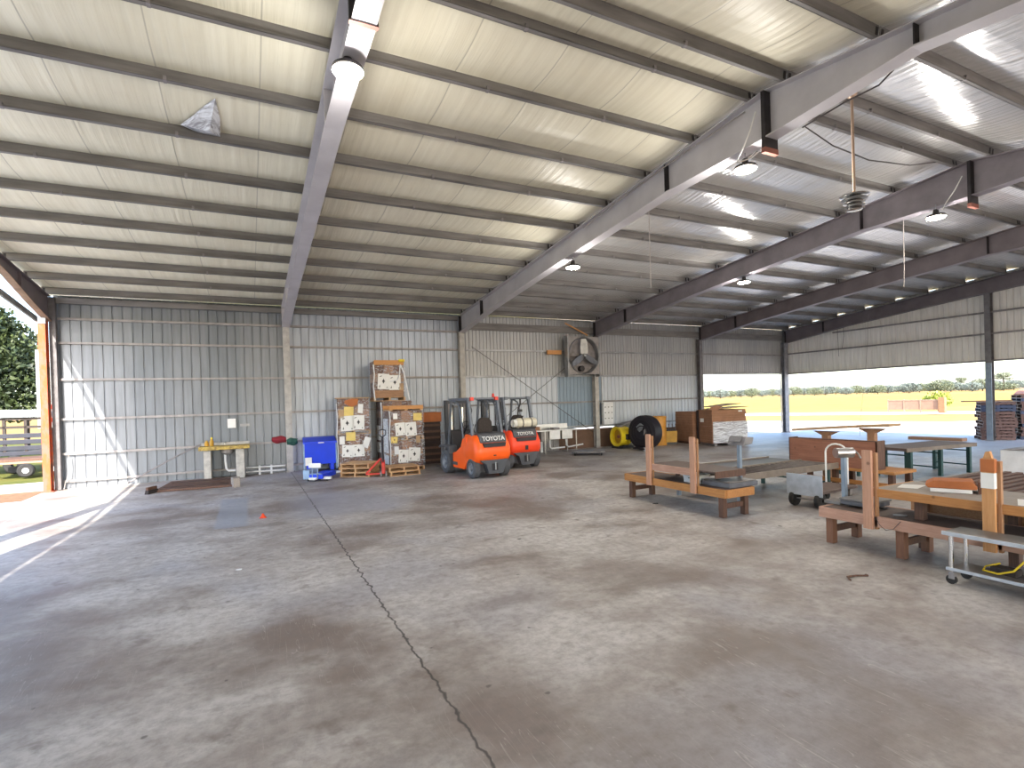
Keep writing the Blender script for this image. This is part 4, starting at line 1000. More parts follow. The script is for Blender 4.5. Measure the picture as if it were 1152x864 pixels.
# barrel, yellow bin
t = thing('barrel', 'tall orange-tan fibre barrel standing right of the black drum fan', 'barrel', (21.45, -1.0, 0))
P(t, 'barrel_body', 'orange_barrel', smooth=True)(lambda mb: mb.lathe([(.001, 0), (.29, 0), (.30, .03), (.295, .4), (.305, .42), (.295, .44), (.295, .85), (.305, .87), (.295, .89), (.30, 1.22), (.001, 1.22)], 32))
P(t, 'lid', 'orange_barrel', smooth=True)(lambda mb: mb.lathe([(.31, 1.20), (.315, 1.22), (.315, 1.28), (.29, 1.30), (.001, 1.30)], 32))
t = thing('yellow_crate', 'small yellow bin with dark contents between the barrel and the cardboard stack', 'bin', (22.15, -.90, 0), -25)
P(t, 'bin_body', 'yellow_deep', .01)(lambda mb: mb.prism([(-.24, .1), (.24, .1), (.27, .60), (-.27, .60)], -.22, .22, 'y'))
P(t, 'base', 'black_plastic')(lambda mb: mb.box(-.22, .22, -.2, .2, 0, .1))
P(t, 'contents', 'drum_black', .02)(lambda mb: mb.box(-.24, .24, -.19, .19, .59, .66))
# folded screens behind the blower
t = thing('folded_tarpaulin', 'grey-green folded sheet heaped against the back wall behind the yellow blower', 'tarpaulin', (20.45, -.10, 0))
P(t, 'folded_sheet', 'weeds_cloth' if 'weeds_cloth' in MATS else plain('weeds_cloth', (.20, .20, .17), .8, 0, .25, 5), .02)(lambda mb: mb.prism([(-.70, 0), (-.70, .80), (-.45, .98), (.60, 1.10), (.90, .96), (.90, 0)], -.18, .25, 'y'))
P(t, 'fold', 'steel_grey', .01)(lambda mb: mb.prism([(-.68, .83), (-.2, 1.0), (.62, 1.12), (.66, 1.16), (-.2, 1.05), (-.70, .88)], -.22, .2, 'y'))
# ------------------------------------------------------------------ work benches on the right
def bench(label, y0, y1, legs_y, m_apron, m_leg, top='bench_top', x0=12.38, x1=13.08, zt=.50, group=None):
    t = thing('packing_bench', label, 'bench', ((x0+x1)/2, (y0+y1)/2, 0), 0, group)
    cx, cy = (x0+x1)/2, (y0+y1)/2; hx = (x1-x0)/2; a, b_ = y0-cy, y1-cy          # a > b_
    P(t, 'bench_top', top, .004)(lambda mb: mb.box(-hx+.02, hx-.02, b_+.02, a-.02, zt-.03, zt))
    for s in (-1, 1): P(t, 'long_rail', m_apron, .004)(lambda mb: mb.box(s*hx-.02, s*hx+.02, b_, a, zt-.14, zt+.002))
    for yy in (a, b_): P(t, 'end_rail', m_apron, .004)(lambda mb: mb.box(-hx+.02, hx-.02, yy-.02, yy+.02, zt-.14, zt+.002))
    for ly in legs_y:
        for s in (-1, 1): P(t, 'leg', m_leg, .004)(lambda mb: mb.box(s*(hx-.08)-.05, s*(hx-.08)+.05, ly-cy-.05, ly-cy+.05, 0, zt-.032))
        P(t, 'stretcher', 'wood_dark', .003)(lambda mb: mb.box(-hx+.13, hx-.13, ly-cy-.02, ly-cy+.02, .15, .24))
    return t
A = bench('low orange timber bench with two upright posts, nearest the forklifts', -10.02, -12.74, (-10.16, -12.60), 'wood_orange', wood('wood_brown_z', (.30, .15, .07), (.45, .24, .12), 2) and 'wood_dark')
def post(parent, y, z0, z1, w=.10, m='wood_pink', x=12.335, cy=0, cx=0):
    return P(parent, 'upright_post', m, .004)(lambda mb: mb.box(x-.025-cx, x+.022-cx, y-w/2-cy, y+w/2-cy, z0, z1))
cA = (12.73, -11.38)
for y in (-10.85, -12.05):
    post(A, y, .36, 1.39, .12, cx=cA[0], cy=cA[1])
    P(A, 'post_block', 'wood_brown_z', .003)(lambda mb: mb.box(12.36-cA[0], 12.40-cA[0], y-.085-cA[1], y-.06-cA[1], .36, 1.36))
# shelf on the posts
P(A, 'shelf_board', 'bench_top', .004)(lambda mb: mb.box(-.33, .42, -12.50-cA[1], -10.78-cA[1], .765, .79))
P(A, 'shelf_rail', 'wood_pink_y', .004)(lambda mb: mb.box(-.375, -.335, -12.03-cA[1], -10.80-cA[1], .67, .80))
P(A, 'shelf_end_rail', 'wood_dark', .004)(lambda mb: mb.box(-.33, .42, -12.52-cA[1], -12.49-cA[1], .67, .79))
P(A, 'shelf_bracket', 'wood_dark', .003)(lambda mb: mb.beam((-.30, -11.6-cA[1], .755), (.36, -11.6-cA[1], .755), .04, .03))
for x, y in ((.34, -10.9), (.34, -11.95)): P(A, 'shelf_leg', 'wood_dark', .003)(lambda mb: mb.box(x-.04, x+.02, y-cA[1]-.035, y-cA[1]+.035, .502, .765))
t = thing('plastic_tote', 'small white plastic box on the near bench under its raised shelf', 'box', (12.66, -11.80, .503), 0)
P(t, 'tote_body', 'white_plastic', .01)(lambda mb: mb.prism([(-.14, 0), (.14, 0), (.16, .15), (-.16, .15)], -.18, .18, 'y'))
P(t, 'tote_rim', 'white_paint', .004)(lambda mb: mb.box(-.17, .17, -.19, .19, .14, .16))
P(t, 'hand_slot', 'ink')(lambda mb: mb.box(-.166, -.155, -.03, .04, .085, .10))
# platform scale A
t = thing('platform_scale', 'grey platform scale on the end of the near orange bench, with a display post', 'scale', (12.90, -12.36, .503), 0)
P(t, 'scale_base', 'scale_grey', .012)(lambda mb: mb.box(-.36, .36, -.33, .30, 0, .085))
P(t, 'weighing_plate', 'stainless_dull', .01)(lambda mb: mb.box(-.34, .34, -.31, .28, .085, .105))
P(t, 'display_post', 'scale_blue', .004)(lambda mb: mb.box(.37, .43, .06, .13, .0, .74))
hd = P(t, 'display_head', 'steel_grey', .012)(lambda mb: mb.prism([(-.14, .70), (.10, .72), (.14, .84), (-.06, .86)], -.10, .28, 'y', Matrix.Translation((.42, .0, 0))))
P(hd, 'display_panel', 'scale_grey')(lambda mb: mb.beam((.42-.14, .10, .765), (.42-.07, .10, .865), .26, .012, (1, 0, -.5)))

# conveyor behind
t = thing('roller_conveyor', 'long brown roller conveyor table reaching from behind the near bench toward the open end', 'conveyor', (14.83, -11.35, 0), 0)
P(t, 'table_deck', 'conveyor_top', .004)(lambda mb: mb.box(-1.5, 1.5, .0, .85, .54, .60))
for i in range(19): P(t, 'roller', 'roller')(lambda mb: mb.cyl((-1.45+.161*i, -.80, .575), (-1.45+.161*i, -.03, .575), .035, 8))
for y in (-.85, .0, .85): P(t, 'side_rail', 'rail_tan', .004)(lambda mb: mb.box(-1.52, 1.52, y-.02, y+.02, .50, .625))
for x in (-1.42, 1.25):
    for y in (-.80, .80): P(t, 'leg', 'green_paint' if x > 0 else 'scale_blue', .003)(lambda mb: mb.box(x-.035, x+.035, y-.035, y+.035, 0, .50))
    P(t, 'leg_brace', 'green_paint')(lambda mb: mb.box(x-.015, x+.015, -.78, .78, .20, .24))
P(t, 'white_edge', 'white_paint')(lambda mb: mb.box(-1.4, 1.5, .872, .90, .585, .625))

# cart with the silver end panel
t = thing('hand_cart', 'flat hand cart with a silver end panel, two black tyres and a bent white handle', 'cart', (14.95, -12.80, 0), 4)
P(t, 'end_panel', 'galv_bright' if 'galv_bright' in MATS else plain('galv_bright', (.52, .56, .62), .5, .3, .12, 8), .004)(lambda mb: mb.box(-.66, -.64, -.34, .34, .23, .62))
P(t, 'cart_deck', 'bench_top', .006)(lambda mb: mb.box(-.64, .62, -.30, .30, .27, .32))
for s in (-1, 1):
    w_ = P(t, 'wheel', 'black_rubber', smooth=True)(lambda mb: mb.lathe([(.03, -.05), (.10, -.055), (.14, -.04), (.15, 0), (.14, .04), (.10, .055), (.03, .05)], 24, (-.56, s*.24, .15), 'y'))
    P(t, 'rear_caster', 'black_rubber', smooth=True)(lambda mb: mb.cyl((.50, s*.22-.02, .07), (.50, s*.22+.02, .07), .07, 16))
    P(t, 'caster_fork', 'galv_dull')(lambda mb: mb.box(.44, .56, s*.22-.03, s*.22+.03, .14, .27))
P(t, 'axle', 'galv_dull')(lambda mb: mb.cyl((-.56, -.24, .15), (-.56, .24, .15), .014, 8))
def hoop(mb):
    pts = [(.60, .29, .30), (.60, .29, .90)] + [(.60, .08+.21*math.cos(a*math.pi/8), .93+.17*math.sin(a*math.pi/8)) for a in range(9)] + [(.60, -.13, .90), (.60, -.13, .30)]
    mb.tube(pts, .018, 8)
P(t, 'handle', 'white_paint', smooth=True)(hoop)

# plywood bin on a timber bench, T shaped arms behind
t = thing('timber_stand', 'orange-brown timber stand carrying the long plywood bin', 'stand', (16.95, -11.85, 0))
P(t, 'stand_top', 'wood_orange', .004)(lambda mb: mb.box(-.40, .40, -1.35, 1.0, .44, .50))
for y in (-1.25, -.1, .9):
    for s in (-1, 1): P(t, 'leg', 'wood_dark', .003)(lambda mb: mb.box(s*.30-.05, s*.30+.05, y-.05, y+.05, 0, .44))
P(t, 'low_rail', 'wood_orange', .003)(lambda mb: mb.box(-.37, -.33, -1.2, .9, .16, .25))
t = thing('plywood_bin', 'long open reddish plywood bin raised on a timber stand behind the roller table', 'bin', (16.72, -11.85, .502))
P(t, 'side_board', 'plywood_red', .004)(lambda mb: mb.box(-.15, -.128, -1.02, .95, 0, .58))
P(t, 'side_board', 'plywood_red', .004)(lambda mb: mb.box(.128, .15, -1.02, .95, 0, .58))
for y in (-1.02, .925): P(t, 'end_board', 'wood_dark', .004)(lambda mb: mb.box(-.15, .15, y, y+.03, 0, .60))
P(t, 'bin_floor', 'plywood_dark')(lambda mb: mb.box(-.128, .128, -1.0, .93, 0, .02))
P(t, 'top_rim', 'wood_dark', .003)(lambda mb: mb.box(-.155, -.12, -1.02, .95, .58, .60))
def tarm(label, y, z1, ya, yb, za, zb_, grp=None):
    t = thing('sorting_arm', label, 'wooden arm', (17.52, y, 0))
    P(t, 'column', 'wood_brown', .004)(lambda mb: mb.box(-.06, .06, -.08, .08, 0, z1))
    P(t, 'corbel', 'wood_brown', .004)(lambda mb: mb.prism([(-.08, z1-.10), (.08, z1-.10), (.30, z1), (-.30, z1)], -.05, .05, 'x'))
    P(t, 'top_board', 'cardboard_light', .004)(lambda mb: mb.prism([(ya-y, za), (yb-y, zb_), (yb-y, zb_+.055), (ya-y, za+.055)], -.22, .22, 'x'))
tarm('wooden post with a long tilted board on top, left above the plywood bin', -11.20, 1.20, -10.45, -12.05, 1.19, 1.32)
tarm('wooden post with a short board on top, right above the plywood bin', -12.25, 1.30, -12.10, -12.72, 1.32, 1.36)

# scale B with round head
t = thing('beam_scale', 'platform scale with a silver drum head, at the end of the front bench', 'scale', (12.93, -14.66, .503), 0)
P(t, 'scale_base', 'scale_grey', .01)(lambda mb: mb.box(-.30, .12, -.34, .10, .03, .09))
P(t, 'weighing_plate', 'stainless_dull', .01)(lambda mb: mb.box(-.31, .13, -.36, .11, .09, .12))
P(t, 'foot_plate', 'stainless_dull', .008)(lambda mb: mb.box(-.26, -.02, .12, .36, .0, .05))
P(t, 'scale_post', 'scale_blue', .005)(lambda mb: mb.box(.01, .07, .21, .27, .0, .66))
ax = Vector((.9, -.44, 0)).normalized(); hc = Vector((.045, .24, .73))
P(t, 'drum_head', 'stainless', smooth=True)(lambda mb: mb.cyl(hc-ax*.125, hc+ax*.125, .075, 20))
P(t, 'balance_lever', 'stainless')(lambda mb: mb.tube([hc+ax*.125+Vector((0, 0, .06)), hc+ax*.21+Vector((0, 0, -.02)), hc+ax*.25+Vector((0, 0, -.09))], .012, 6))

wood('wood_legs', (.16, .07, .04), (.27, .13, .075), 2)
# front bench with posts and upper shelf
B = bench('long front timber bench with pinkish rails, tall posts and raised shelf at the right edge', -14.42, -18.0, (-14.54, -15.45, -17.7), 'wood_pink_y', 'wood_legs', x0=12.38, x1=13.12)
cB = (12.75, -16.21)
for y, z1 in ((-15.12, 1.36), (-16.40, 1.36)):
    post(B, y, .33, z1, .115, 'wood_pink' if y > -16 else 'wood_orange_z' if 'wood_orange_z' in MATS else wood('wood_orange_z', (.52, .235, .085), (.68, .37, .16), 2).name and 'wood_orange_z', cx=cB[0], cy=cB[1])
    P(B, 'post_block', 'wood_brown_z', .003)(lambda mb: mb.box(12.36-cB[0], 12.41-cB[0], y-.095-cB[1], y-.06-cB[1], .33, z1-.03))
P(B, 'post_wedge', 'wood_orange_z', .004)(lambda mb: mb.prism([(-16.44-cB[1], 1.36), (-16.36-cB[1], 1.36), (-16.38-cB[1], 1.43), (-16.42-cB[1], 1.44)], 12.31-cB[0], 12.357-cB[0], 'x'))
P(B, 'orange_wrap', 'cardboard_orange')(lambda mb: mb.box(12.303-cB[0], 12.364-cB[0], -16.463-cB[1], -16.337-cB[1], 1.21, 1.35))
P(B, 'white_wrap', 'paper_white')(lambda mb: mb.box(12.303-cB[0], 12.364-cB[0], -16.460-cB[1], -16.340-cB[1], 1.03, 1.20))
Bs = (.07, -.39, 0)
P(B, 'shelf_top', 'bench_top_pale', .004)(lambda mb: mb.box(-.42, .55, -1.4, 1.45, .835, .86)).location = Bs
P(B, 'shelf_rail', 'wood_orange', .004)(lambda mb: mb.box(-.445, -.42, -1.4, 1.46, .755, .862)).location = Bs
P(B, 'end_rail', 'wood_orange_x', .004)(lambda mb: mb.box(-.42, .55, 1.45, 1.475, .755, .862)).location = Bs
for x, y in ((.36, 1.25), (.36, .30), (.36, -1.2), (-.22, 1.0), (-.22, -.9)): P(B, 'shelf_leg', 'wood_dark', .003)(lambda mb: mb.box(x-.05, x+.05, y-.05, y+.05, 0.0 if x > .31 else .505, .835)).location = Bs
P(B, 'low_board', 'wood_brown', .003)(lambda mb: mb.box(.40, .44, -1.2, 1.2, .35, .62)).location = Bs
t = thing('cardboard_tray', 'upturned orange-brown cardboard lid on a white box on the raised shelf', 'box', (12.88, -15.80, .862), 24)
P(t, 'white_box', 'paper_white', .004)(lambda mb: mb.box(-.15, .15, -.20, .20, 0, .05))
P(t, 'lid', 'cardboard_orange', .01)(lambda mb: mb.prism([(-.24, .05), (-.25, .08), (-.20, .15), (.17, .14), (.25, .09), (.22, .05)], -.17, .16, 'x'))
P(t, 'dark_side', 'cardboard_dark', .004)(lambda mb: mb.box(-.12, .15, -.30, -.255, .0, .14))
o = P(None, 'paper_sheet', 'paper_white')(lambda mb: mb.prism([(12.66, -15.30), (12.98, -15.20), (13.10, -15.42), (12.74, -15.50)], .861, .864, 'z')); tag(o, 'white paper sheet lying on the left of the raised shelf', 'paper')
o = P(None, 'paper_sheet', 'paper_white')(lambda mb: mb.prism([(12.45, -16.60), (12.85, -16.45), (12.95, -16.9), (12.5, -17.0)], .861, .864, 'z')); tag(o, 'white paper sheet on the raised shelf right of the tall post', 'paper')
t = thing('small_scale', 'small blue-white device at the right edge on the front bench', 'device', (12.72, -16.92, .503), 0)
P(t, 'device_body', 'pale_blue', .01)(lambda mb: mb.box(-.10, .12, -.16, .12, 0, .10)); P(t, 'device_top', 'white_plastic', .008)(lambda mb: mb.box(-.09, .11, -.14, .10, .10, .13))
o = P(None, 'hand_tool', 'galv')(lambda mb: mb.tube([(12.52, -15.32, .52), (12.56, -15.42, .525), (12.60, -15.44, .52)], .014, 6)); tag(o, 'small metal tool lying on the front bench right of its left post', 'tool')
o = P(None, 'hanging_string', 'cable_dark')(lambda mb: mb.tube([(12.345, -15.20, .49), (12.33, -15.26, .40), (12.33, -15.33, .35), (12.33, -15.42, .38), (12.345, -15.5, .49)], .004, 5)); tag(o, 'thin dark string looped over the pinkish rail of the front bench', 'string')

# stainless cart
t = thing('stainless_cart', 'two tier stainless steel cart on casters at the right edge in front of the bench', 'cart', (12.08, -16.92, 0))
P(t, 'top_shelf', 'stainless_dull', .006)(lambda mb: mb.box(-.20, .19, -.85, .76, .545, .57)); P(t, 'lower_shelf', 'stainless_dull', .006)(lambda mb: mb.box(-.17, .17, -.82, .74, .155, .175))
P(t, 'front_edge', 'galv_bright', .004)(lambda mb: mb.box(-.215, -.20, -.85, .765, .535, .578)); P(t, 'lower_edge', 'galv_bright', .004)(lambda mb: mb.box(-.185, -.17, -.82, .745, .148, .182))
for x in (-.16, .155):
    for y in (.70, -.78):
        P(t, 'leg', 'chrome')(lambda mb: mb.cyl((x, y, .12), (x, y, .545), .024, 10))
        P(t, 'caster', 'black_rubber', smooth=True)(lambda mb: mb.cyl((x-.016, y, .05), (x+.016, y, .05), .05, 16))
        P(t, 'caster_fork', 'steel_grey')(lambda mb: mb.box(x-.028, x+.028, y-.035, y+.02, .06, .135))
t = thing('hose_coil', 'yellow hose hanging in a loop on the lower shelf of the stainless cart', 'hose', (12.08, -16.72, .176))
P(t, 'hose', 'hose_yellow', smooth=True)(lambda mb: mb.tube([(-.02+.01, .02-.12, .36), (-.05, -.08, .20), (-.08, .0, .08), (-.10, .12, .025), (-.06, .26, .022), (.04, .28, .04), (.06, .16, .10)], .010, 8))
P(t, 'coupling', 'pale_blue', .006)(lambda mb: mb.cyl((-.08, -.16, .10), (-.02, -.10, .15), .03, 10)); P(t, 'dark_cup', 'dark_fabric', .01)(lambda mb: mb.box(-.02, .12, .0, .22, 0, .07))

# slatted table at the far right, chest, green legged table
t = thing('slatted_table', 'low brown table of parallel slats with a white front edge behind the raised shelf', 'table', (15.6, -15.6, 0))
for i in range(15): P(t, 'slat', 'wood_dark')(lambda mb: mb.box(-1.2, 1.5, 1.0-.16*i-.055, 1.0-.16*i+.03, .60, .64))
for y in (1.08, -1.36): P(t, 'side_rail', 'rail_tan', .004)(lambda mb: mb.box(-1.25, 1.5, y-.02, y+.02, .54, .645))
P(t, 'white_edge', 'white_paint', .004)(lambda mb: mb.box(-1.28, -1.25, -1.38, 1.1, .60, .65))
for x in (-1.1, 1.35):
    for y in (1.0, -1.25): P(t, 'leg', 'wood_brown_z')(lambda mb: mb.box(x-.05, x+.05, y-.05, y+.05, 0, .54))
    P(t, 'cross_beam', 'rail_tan')(lambda mb: mb.box(x-.04, x+.04, -1.34, 1.06, .545, .598))
t = thing('white_chest', 'white chest with a grey lid at the right edge beyond the slatted table', 'chest', (19.85, -14.85, 0), 0)
P(t, 'chest_body', 'white_plastic', .015)(lambda mb: mb.box(-.45, .45, -1.0, 1.08, .16, .80)); P(t, 'chest_lid', 'steel_grey', .012)(lambda mb: mb.prism([(1.10, .80), (.3, .90), (-1.0, .92), (-1.0, .80)], -.47, .47, 'x'))
P(t, 'latch', 'ink')(lambda mb: mb.cyl((-.46, -.28, .62), (-.44, -.28, .62), .07, 16))
for y in (-.85, .9): P(t, 'foot', 'steel_grey')(lambda mb: mb.box(-.4, .4, y-.05, y+.05, 0, .16))
def gtable(label, cx, cy, rz, L_, W_, legs):
    t = thing('green_leg_table', label, 'table', (cx, cy, 0), rz, None)
    P(t, 'table_top', 'bench_top', .004)(lambda mb: mb.box(-L_/2, L_/2, -W_/2, W_/2, .68, .75))
    P(t, 'top_rail', 'rail_tan', .003)(lambda mb: mb.box(-L_/2, L_/2, -W_/2-.02, -W_/2, .66, .75))
    for x in legs:
        for y in (-W_/2+.08, W_/2-.08): P(t, 'leg', 'green_paint', .003)(lambda mb: mb.box(x-.04, x+.04, y-.04, y+.04, 0, .68))
        for z in (.20, .56): P(t, 'cross_bar', 'green_paint')(lambda mb: mb.box(x-.015, x+.015, -W_/2+.1, W_/2-.1, z-.015, z+.015))
gtable('dark topped work table on green steel legs beyond the raised shelf, nearest the open end', 20.25, -11.88, -6, 2.6, .95, (-1.05, .05, 1.15))
t = thing('green_leg_table', 'smaller green legged table behind the plywood bin', 'table', (19.3, -11.0, 0), -6)
P(t, 'table_top', 'worktop_grey', .004)(lambda mb: mb.box(-.6, .6, -.3, .3, .66, .72))
for x in (-.5, .5):
    for y in (-.24, .24): P(t, 'leg', 'green_paint')(lambda mb: mb.box(x-.03, x+.03, y-.03, y+.03, 0, .66))

# litter on the floor
o = P(None, 'straw_scrap', 'wood_dark')(lambda mb: mb.tube([(11.1, -15.62, .012), (11.16, -15.55, .02), (11.30, -15.56, .012), (11.36, -15.66, .03), (11.42, -15.60, .012)], .012, 5)); tag(o, 'brown twig scrap on the floor in front of the front bench', 'debris')
for i, (x, y, sc_, lb) in enumerate(((3.42, -16.2, 1, 'black oily scrap on the floor near the bottom left'), (12.36, -11.0, .6, 'small black scrap on the floor under the near bench'), (4.9, -11.3, .35, 'tiny white pebble on the floor below the orange cone'))):
    o = P(None, 'floor_scrap', 'black_plastic' if i < 2 else 'white_plastic')(lambda mb: mb.prism([(x+sc_*.10*math.cos(a)*(1+.3*math.sin(3*a)), y+sc_*.07*math.sin(a)) for a in [k*.7 for k in range(9)]], 0.0, .008, 'z')); tag(o, lb, 'debris')
# ------------------------------------------------------------------ lamps and things under the roof
LAMPS = [(6.198+.02, -13.02, 6.0, 'round high bay lamp by the second rafter from the left, brightest, at the top'), (12.494+.08, -13.16, 5.88, 'high bay lamp hanging from the rafter splice above the ceiling fan'),
         (12.429+.12, -7.95, 5.5, 'high bay lamp half way down the rafter behind the forklifts'), (18.704+.15, -7.85, 5.6, 'high bay lamp half way along the rafter that ends at the wall fan'), (18.512+.18, -13.03, 5.9, 'high bay lamp near the ridge behind the rafter with the round lamp beside the hanging fan')]
LABS = ['round white lamp glowing brightest at the top, left of centre', 'glowing lamp hung by cables under the dark splice, left of the ceiling fan', 'small glowing lamp beside the long pale rafter, above the second forklift',
        'glowing lamp under the roof straight above the black drum fan', 'glowing yellowish lamp farthest right, under the splice of the third rafter']
for i, (x, y, z, _) in enumerate(LAMPS):
    t = thing('high_bay_lamp', LABS[i], 'lamp', (x, y, z), 0)
    P(t, 'lamp_housing', 'black_plastic', smooth=True)(lambda mb: mb.lathe([(.001, .16), (.05, .16), (.06, .06), (.17, .04), (.185, .0), (.17, -.012), (.001, -.012)], 28))
    P(t, 'diffuser', 'lamp_glow', smooth=True)(lambda mb: mb.lathe([(.001, -.035), (.16, -.03), (.175, -.012), (.001, -.012)], 28))
    P(t, 'hook', 'galv')(lambda mb: mb.tube([(0, 0, .16), (0, 0, min(.6, zbot(y)-z+.02))], .012, 6))
    P(t, 'cable', 'white_paint')(lambda mb: mb.tube([(.02, 0, .15), (.10, -.05, .22), (.12, -.22, .32), (.05, -.42, .5)], .010, 6)) if i in (1,) else None
    ld = bpy.data.lights.new('lamp_light', 'POINT'); ld.energy = LAMP_POWER; ld.color = (1, .96, .90); ld.shadow_soft_size = .17
    lo = bpy.data.objects.new('lamp_light', ld); COL.objects.link(lo); lo.parent = t; lo.location = (0, 0, -.24)
# ceiling fan without blades
t = thing('ceiling_fan', 'bladeless ceiling fan motor of stacked rings hanging on a long rod near the ridge', 'fan', (13.46, -14.38, 5.0))
P(t, 'down_rod', 'rod_tan', smooth=True)(lambda mb: mb.cyl((0, 0, .1), (0, 0, 1.70), .021, 12))
P(t, 'canopy', 'rod_tan', smooth=True)(lambda mb: mb.lathe([(.022, 1.60), (.07, 1.64), (.085, 1.72), (.06, 1.79), (.001, 1.80)], 20))
for k in range(5):
    P(t, 'fan_ring', 'chrome' if k % 2 == 0 else 'galv', smooth=True)(lambda mb: mb.lathe([(.001, .135-.052*k), (.19-.024*k, .13-.052*k), (.205-.024*k, .118-.052*k), (.19-.024*k, .106-.052*k), (.001, .106-.052*k)], 32))
P(t, 'motor_core', 'black_plastic', smooth=True)(lambda mb: mb.cyl((0, 0, -.10), (0, 0, .12), .10, 20))
P(t, 'ring_bracket', 'steel_grey')(lambda mb: mb.box(.15, .22, -.03, .03, -.04, .10))
# cables
def cable(pts, label, m='cable_grey', r=.012, nm='cable', cat='cable'):
    o = P(None, nm, m, smooth=True)(lambda mb: mb.tube(pts, r, 6)); tag(o, label, cat); return o
cable([(13.12, -10.17, ztop(-10.17)), (13.12, -10.17, 5.9), (13.125, -10.165, 5.2), (13.13, -10.16, 4.55)], 'thin drop cord hanging from the roof right of the pale rafter', r=.009)
cable([(19.25, -12.11, 6.745), (19.25, -12.10, 5.9), (19.24, -12.10, 5.0), (19.23, -12.09, 4.6)], 'thin drop cord hanging from the roof below the third rafter splice', r=.009)
cable([(31.25, -4.43, 5.75), (31.2, -4.4, 4.6), (31.1, -4.3, 2.9), (31.0, -4.1, .9), (30.98, -4.05, .01)], 'long thin rope hanging from the right end rafter in front of the field', r=.008, nm='rope', cat='rope')
cable([(12.42, -13.50, 6.62), (12.36, -13.45, 6.35), (12.30, -13.30, 6.02), (12.42, -13.12, 5.97), (12.6, -13.25, 6.02), (12.70, -13.55, 6.18)], 'white cable looping round the second lamp under the dark splice', 'white_paint', .011)
cable([(12.69, -14.1, 6.14), (12.74, -14.7, 6.22), (12.85, -15.1, 6.27), (13.2, -15.35, 6.70)], 'dark cable curving along the rafter flange to the ceiling fan rod', 'cable_dark', .012)
cable([(12.45, -8.6, 6.28), (12.44, -10.2, 6.48), (12.44, -11.9, 6.64), (12.43, -13.3, 6.72)], 'thin pale conduit running up beside the top of the pale rafter', 'cable_grey', .012, 'conduit', 'conduit')
cable([(13.9, -13.31, 6.78), (14.6, -13.36, 6.55), (15.6, -13.40, 6.45), (17.0, -13.38, 6.60), (18.0, -13.36, 6.84)], 'dark cable sagging beneath the ridge purlins between the third and fourth rafter', 'cable_dark', .012)
cable([(18.74, -13.50, 6.62), (18.66, -13.40, 6.35), (18.70, -13.22, 6.15), (18.80, -13.10, 6.05)], 'pale cable loop by the splice of the rafter ending at the wall fan', 'white_paint', .011)
# two thin wires on the end wall
for i, y in enumerate((-2.75, -3.05)): cable([(XE+.13, y, 5.55), (XE+.12, y-.02, 4.9), (XE+.13, y-.05 + .12*i, 3.9 + .4*i)], f'dark thin wire hanging on the right end wall, {"left" if i == 0 else "right"} of the pair', 'cable_dark', .010, 'wire', 'wire')
# pole outside the corner
cable([(XE-.35, .1, .0), (XE-.35, .12, 3.25)], 'thin grey pipe standing left of the far corner column', 'galv', .03, 'standpipe', 'pipe')
# ------------------------------------------------------------------ outside
def flat(name, pts, z, m, thick=.05):
    mb = MB(); mb.prism([(p[0], p[1]) for p in pts], z-thick, z, 'z'); return struct(name, mb, m)
flat('ground', [(-260, -160), (1600, -260), (1600, 1100), (-260, 1100)], -.26, 'field_straw', 1)
flat('ground_lawn', [(-90, -60), (12, -60), (12, -30.6), (-.2, -30.6), (-.2, .45), (34, .45), (28, 30), (-90, 90)], -.250, 'grass_green', .01)
flat('dirt_strip', [(-5, -.7), (-.15, -.9), (-.15, .45), (4, 1.2), (4, 2.2), (-5, 1.9)], -.20, 'dirt_brown', .04)
flat('path_strip', [(-12, 4.2), (-12, 1.95), (-1.2, 2.2), (8, 2.6), (8, 5.2), (-1.2, 4.8)], -.19, 'road_gravel', .05)
flat('apron_left', [(-12, -20), (-.13, -20), (-.13, -1.0), (-12, -1.4)], -.10, 'tarp_white', .05)
flat('gravel_yard', [(34.5, -60), (50, -60), (62, -20), (58, 6), (40, 24), (24, 16), (28, .45), (34.6, .45)], -.240, 'road_gravel', .02)
flat('grass_verge', [(50, 1.0), (55.5, -2), (60, 1), (59, 10), (48, 22), (42, 24)], -.232, 'weeds_verge', .02)
flat('gravel_road', [(58, -25), (66, -30), (72, 6), (62, 26), (44, 44), (38, 40), (56, 21), (65, 4)], -.228, 'road_gravel', .02)
flat('weed_band', [(64, 36), (86, 18), (180, -10), (300, 60), (190, 190), (80, 110)], -.252, 'weeds', .006)

def foliage(blobs, n, leaf, seed, name, m, parent=None):
    """cloud of small leaf quads over blobs (cx,cy,cz,rx,ry,rz)"""
    r_ = random.Random(seed); vs = []; fs = []
    vol = [b_[3]*b_[4]*b_[5] for b_ in blobs]; tot = sum(vol)
    for b_, v in zip(blobs, vol):
        for _ in range(int(n*v/tot)):
            while True:
                p = Vector((r_.uniform(-1, 1), r_.uniform(-1, 1), r_.uniform(-1, 1)))
                if .35 < p.length < 1: break
            c = Vector((b_[0]+p.x*b_[3], b_[1]+p.y*b_[4], b_[2]+p.z*b_[5]))
            u = Vector((r_.gauss(0, 1), r_.gauss(0, 1), r_.gauss(0, 1))).normalized(); w = u.cross(Vector((r_.gauss(0, 1), r_.gauss(0, 1), r_.gauss(0, 1)))).normalized()
            s = leaf*r_.uniform(.6, 1.3); k = len(vs)
            vs += [c-u*s, c+w*s*.5, c+u*s, c-w*s*.5]; fs.append((k, k+1, k+2, k+3))
    mb = MB(); mb.add(vs, fs)
    me = bpy.data.meshes.new(name); me.from_pydata([tuple(v) for v in vs], [], fs); me.materials.append(MATS[m])
    o = bpy.data.objects.new(name, me); COL.objects.link(o)
    if parent: o.parent = parent
    return o
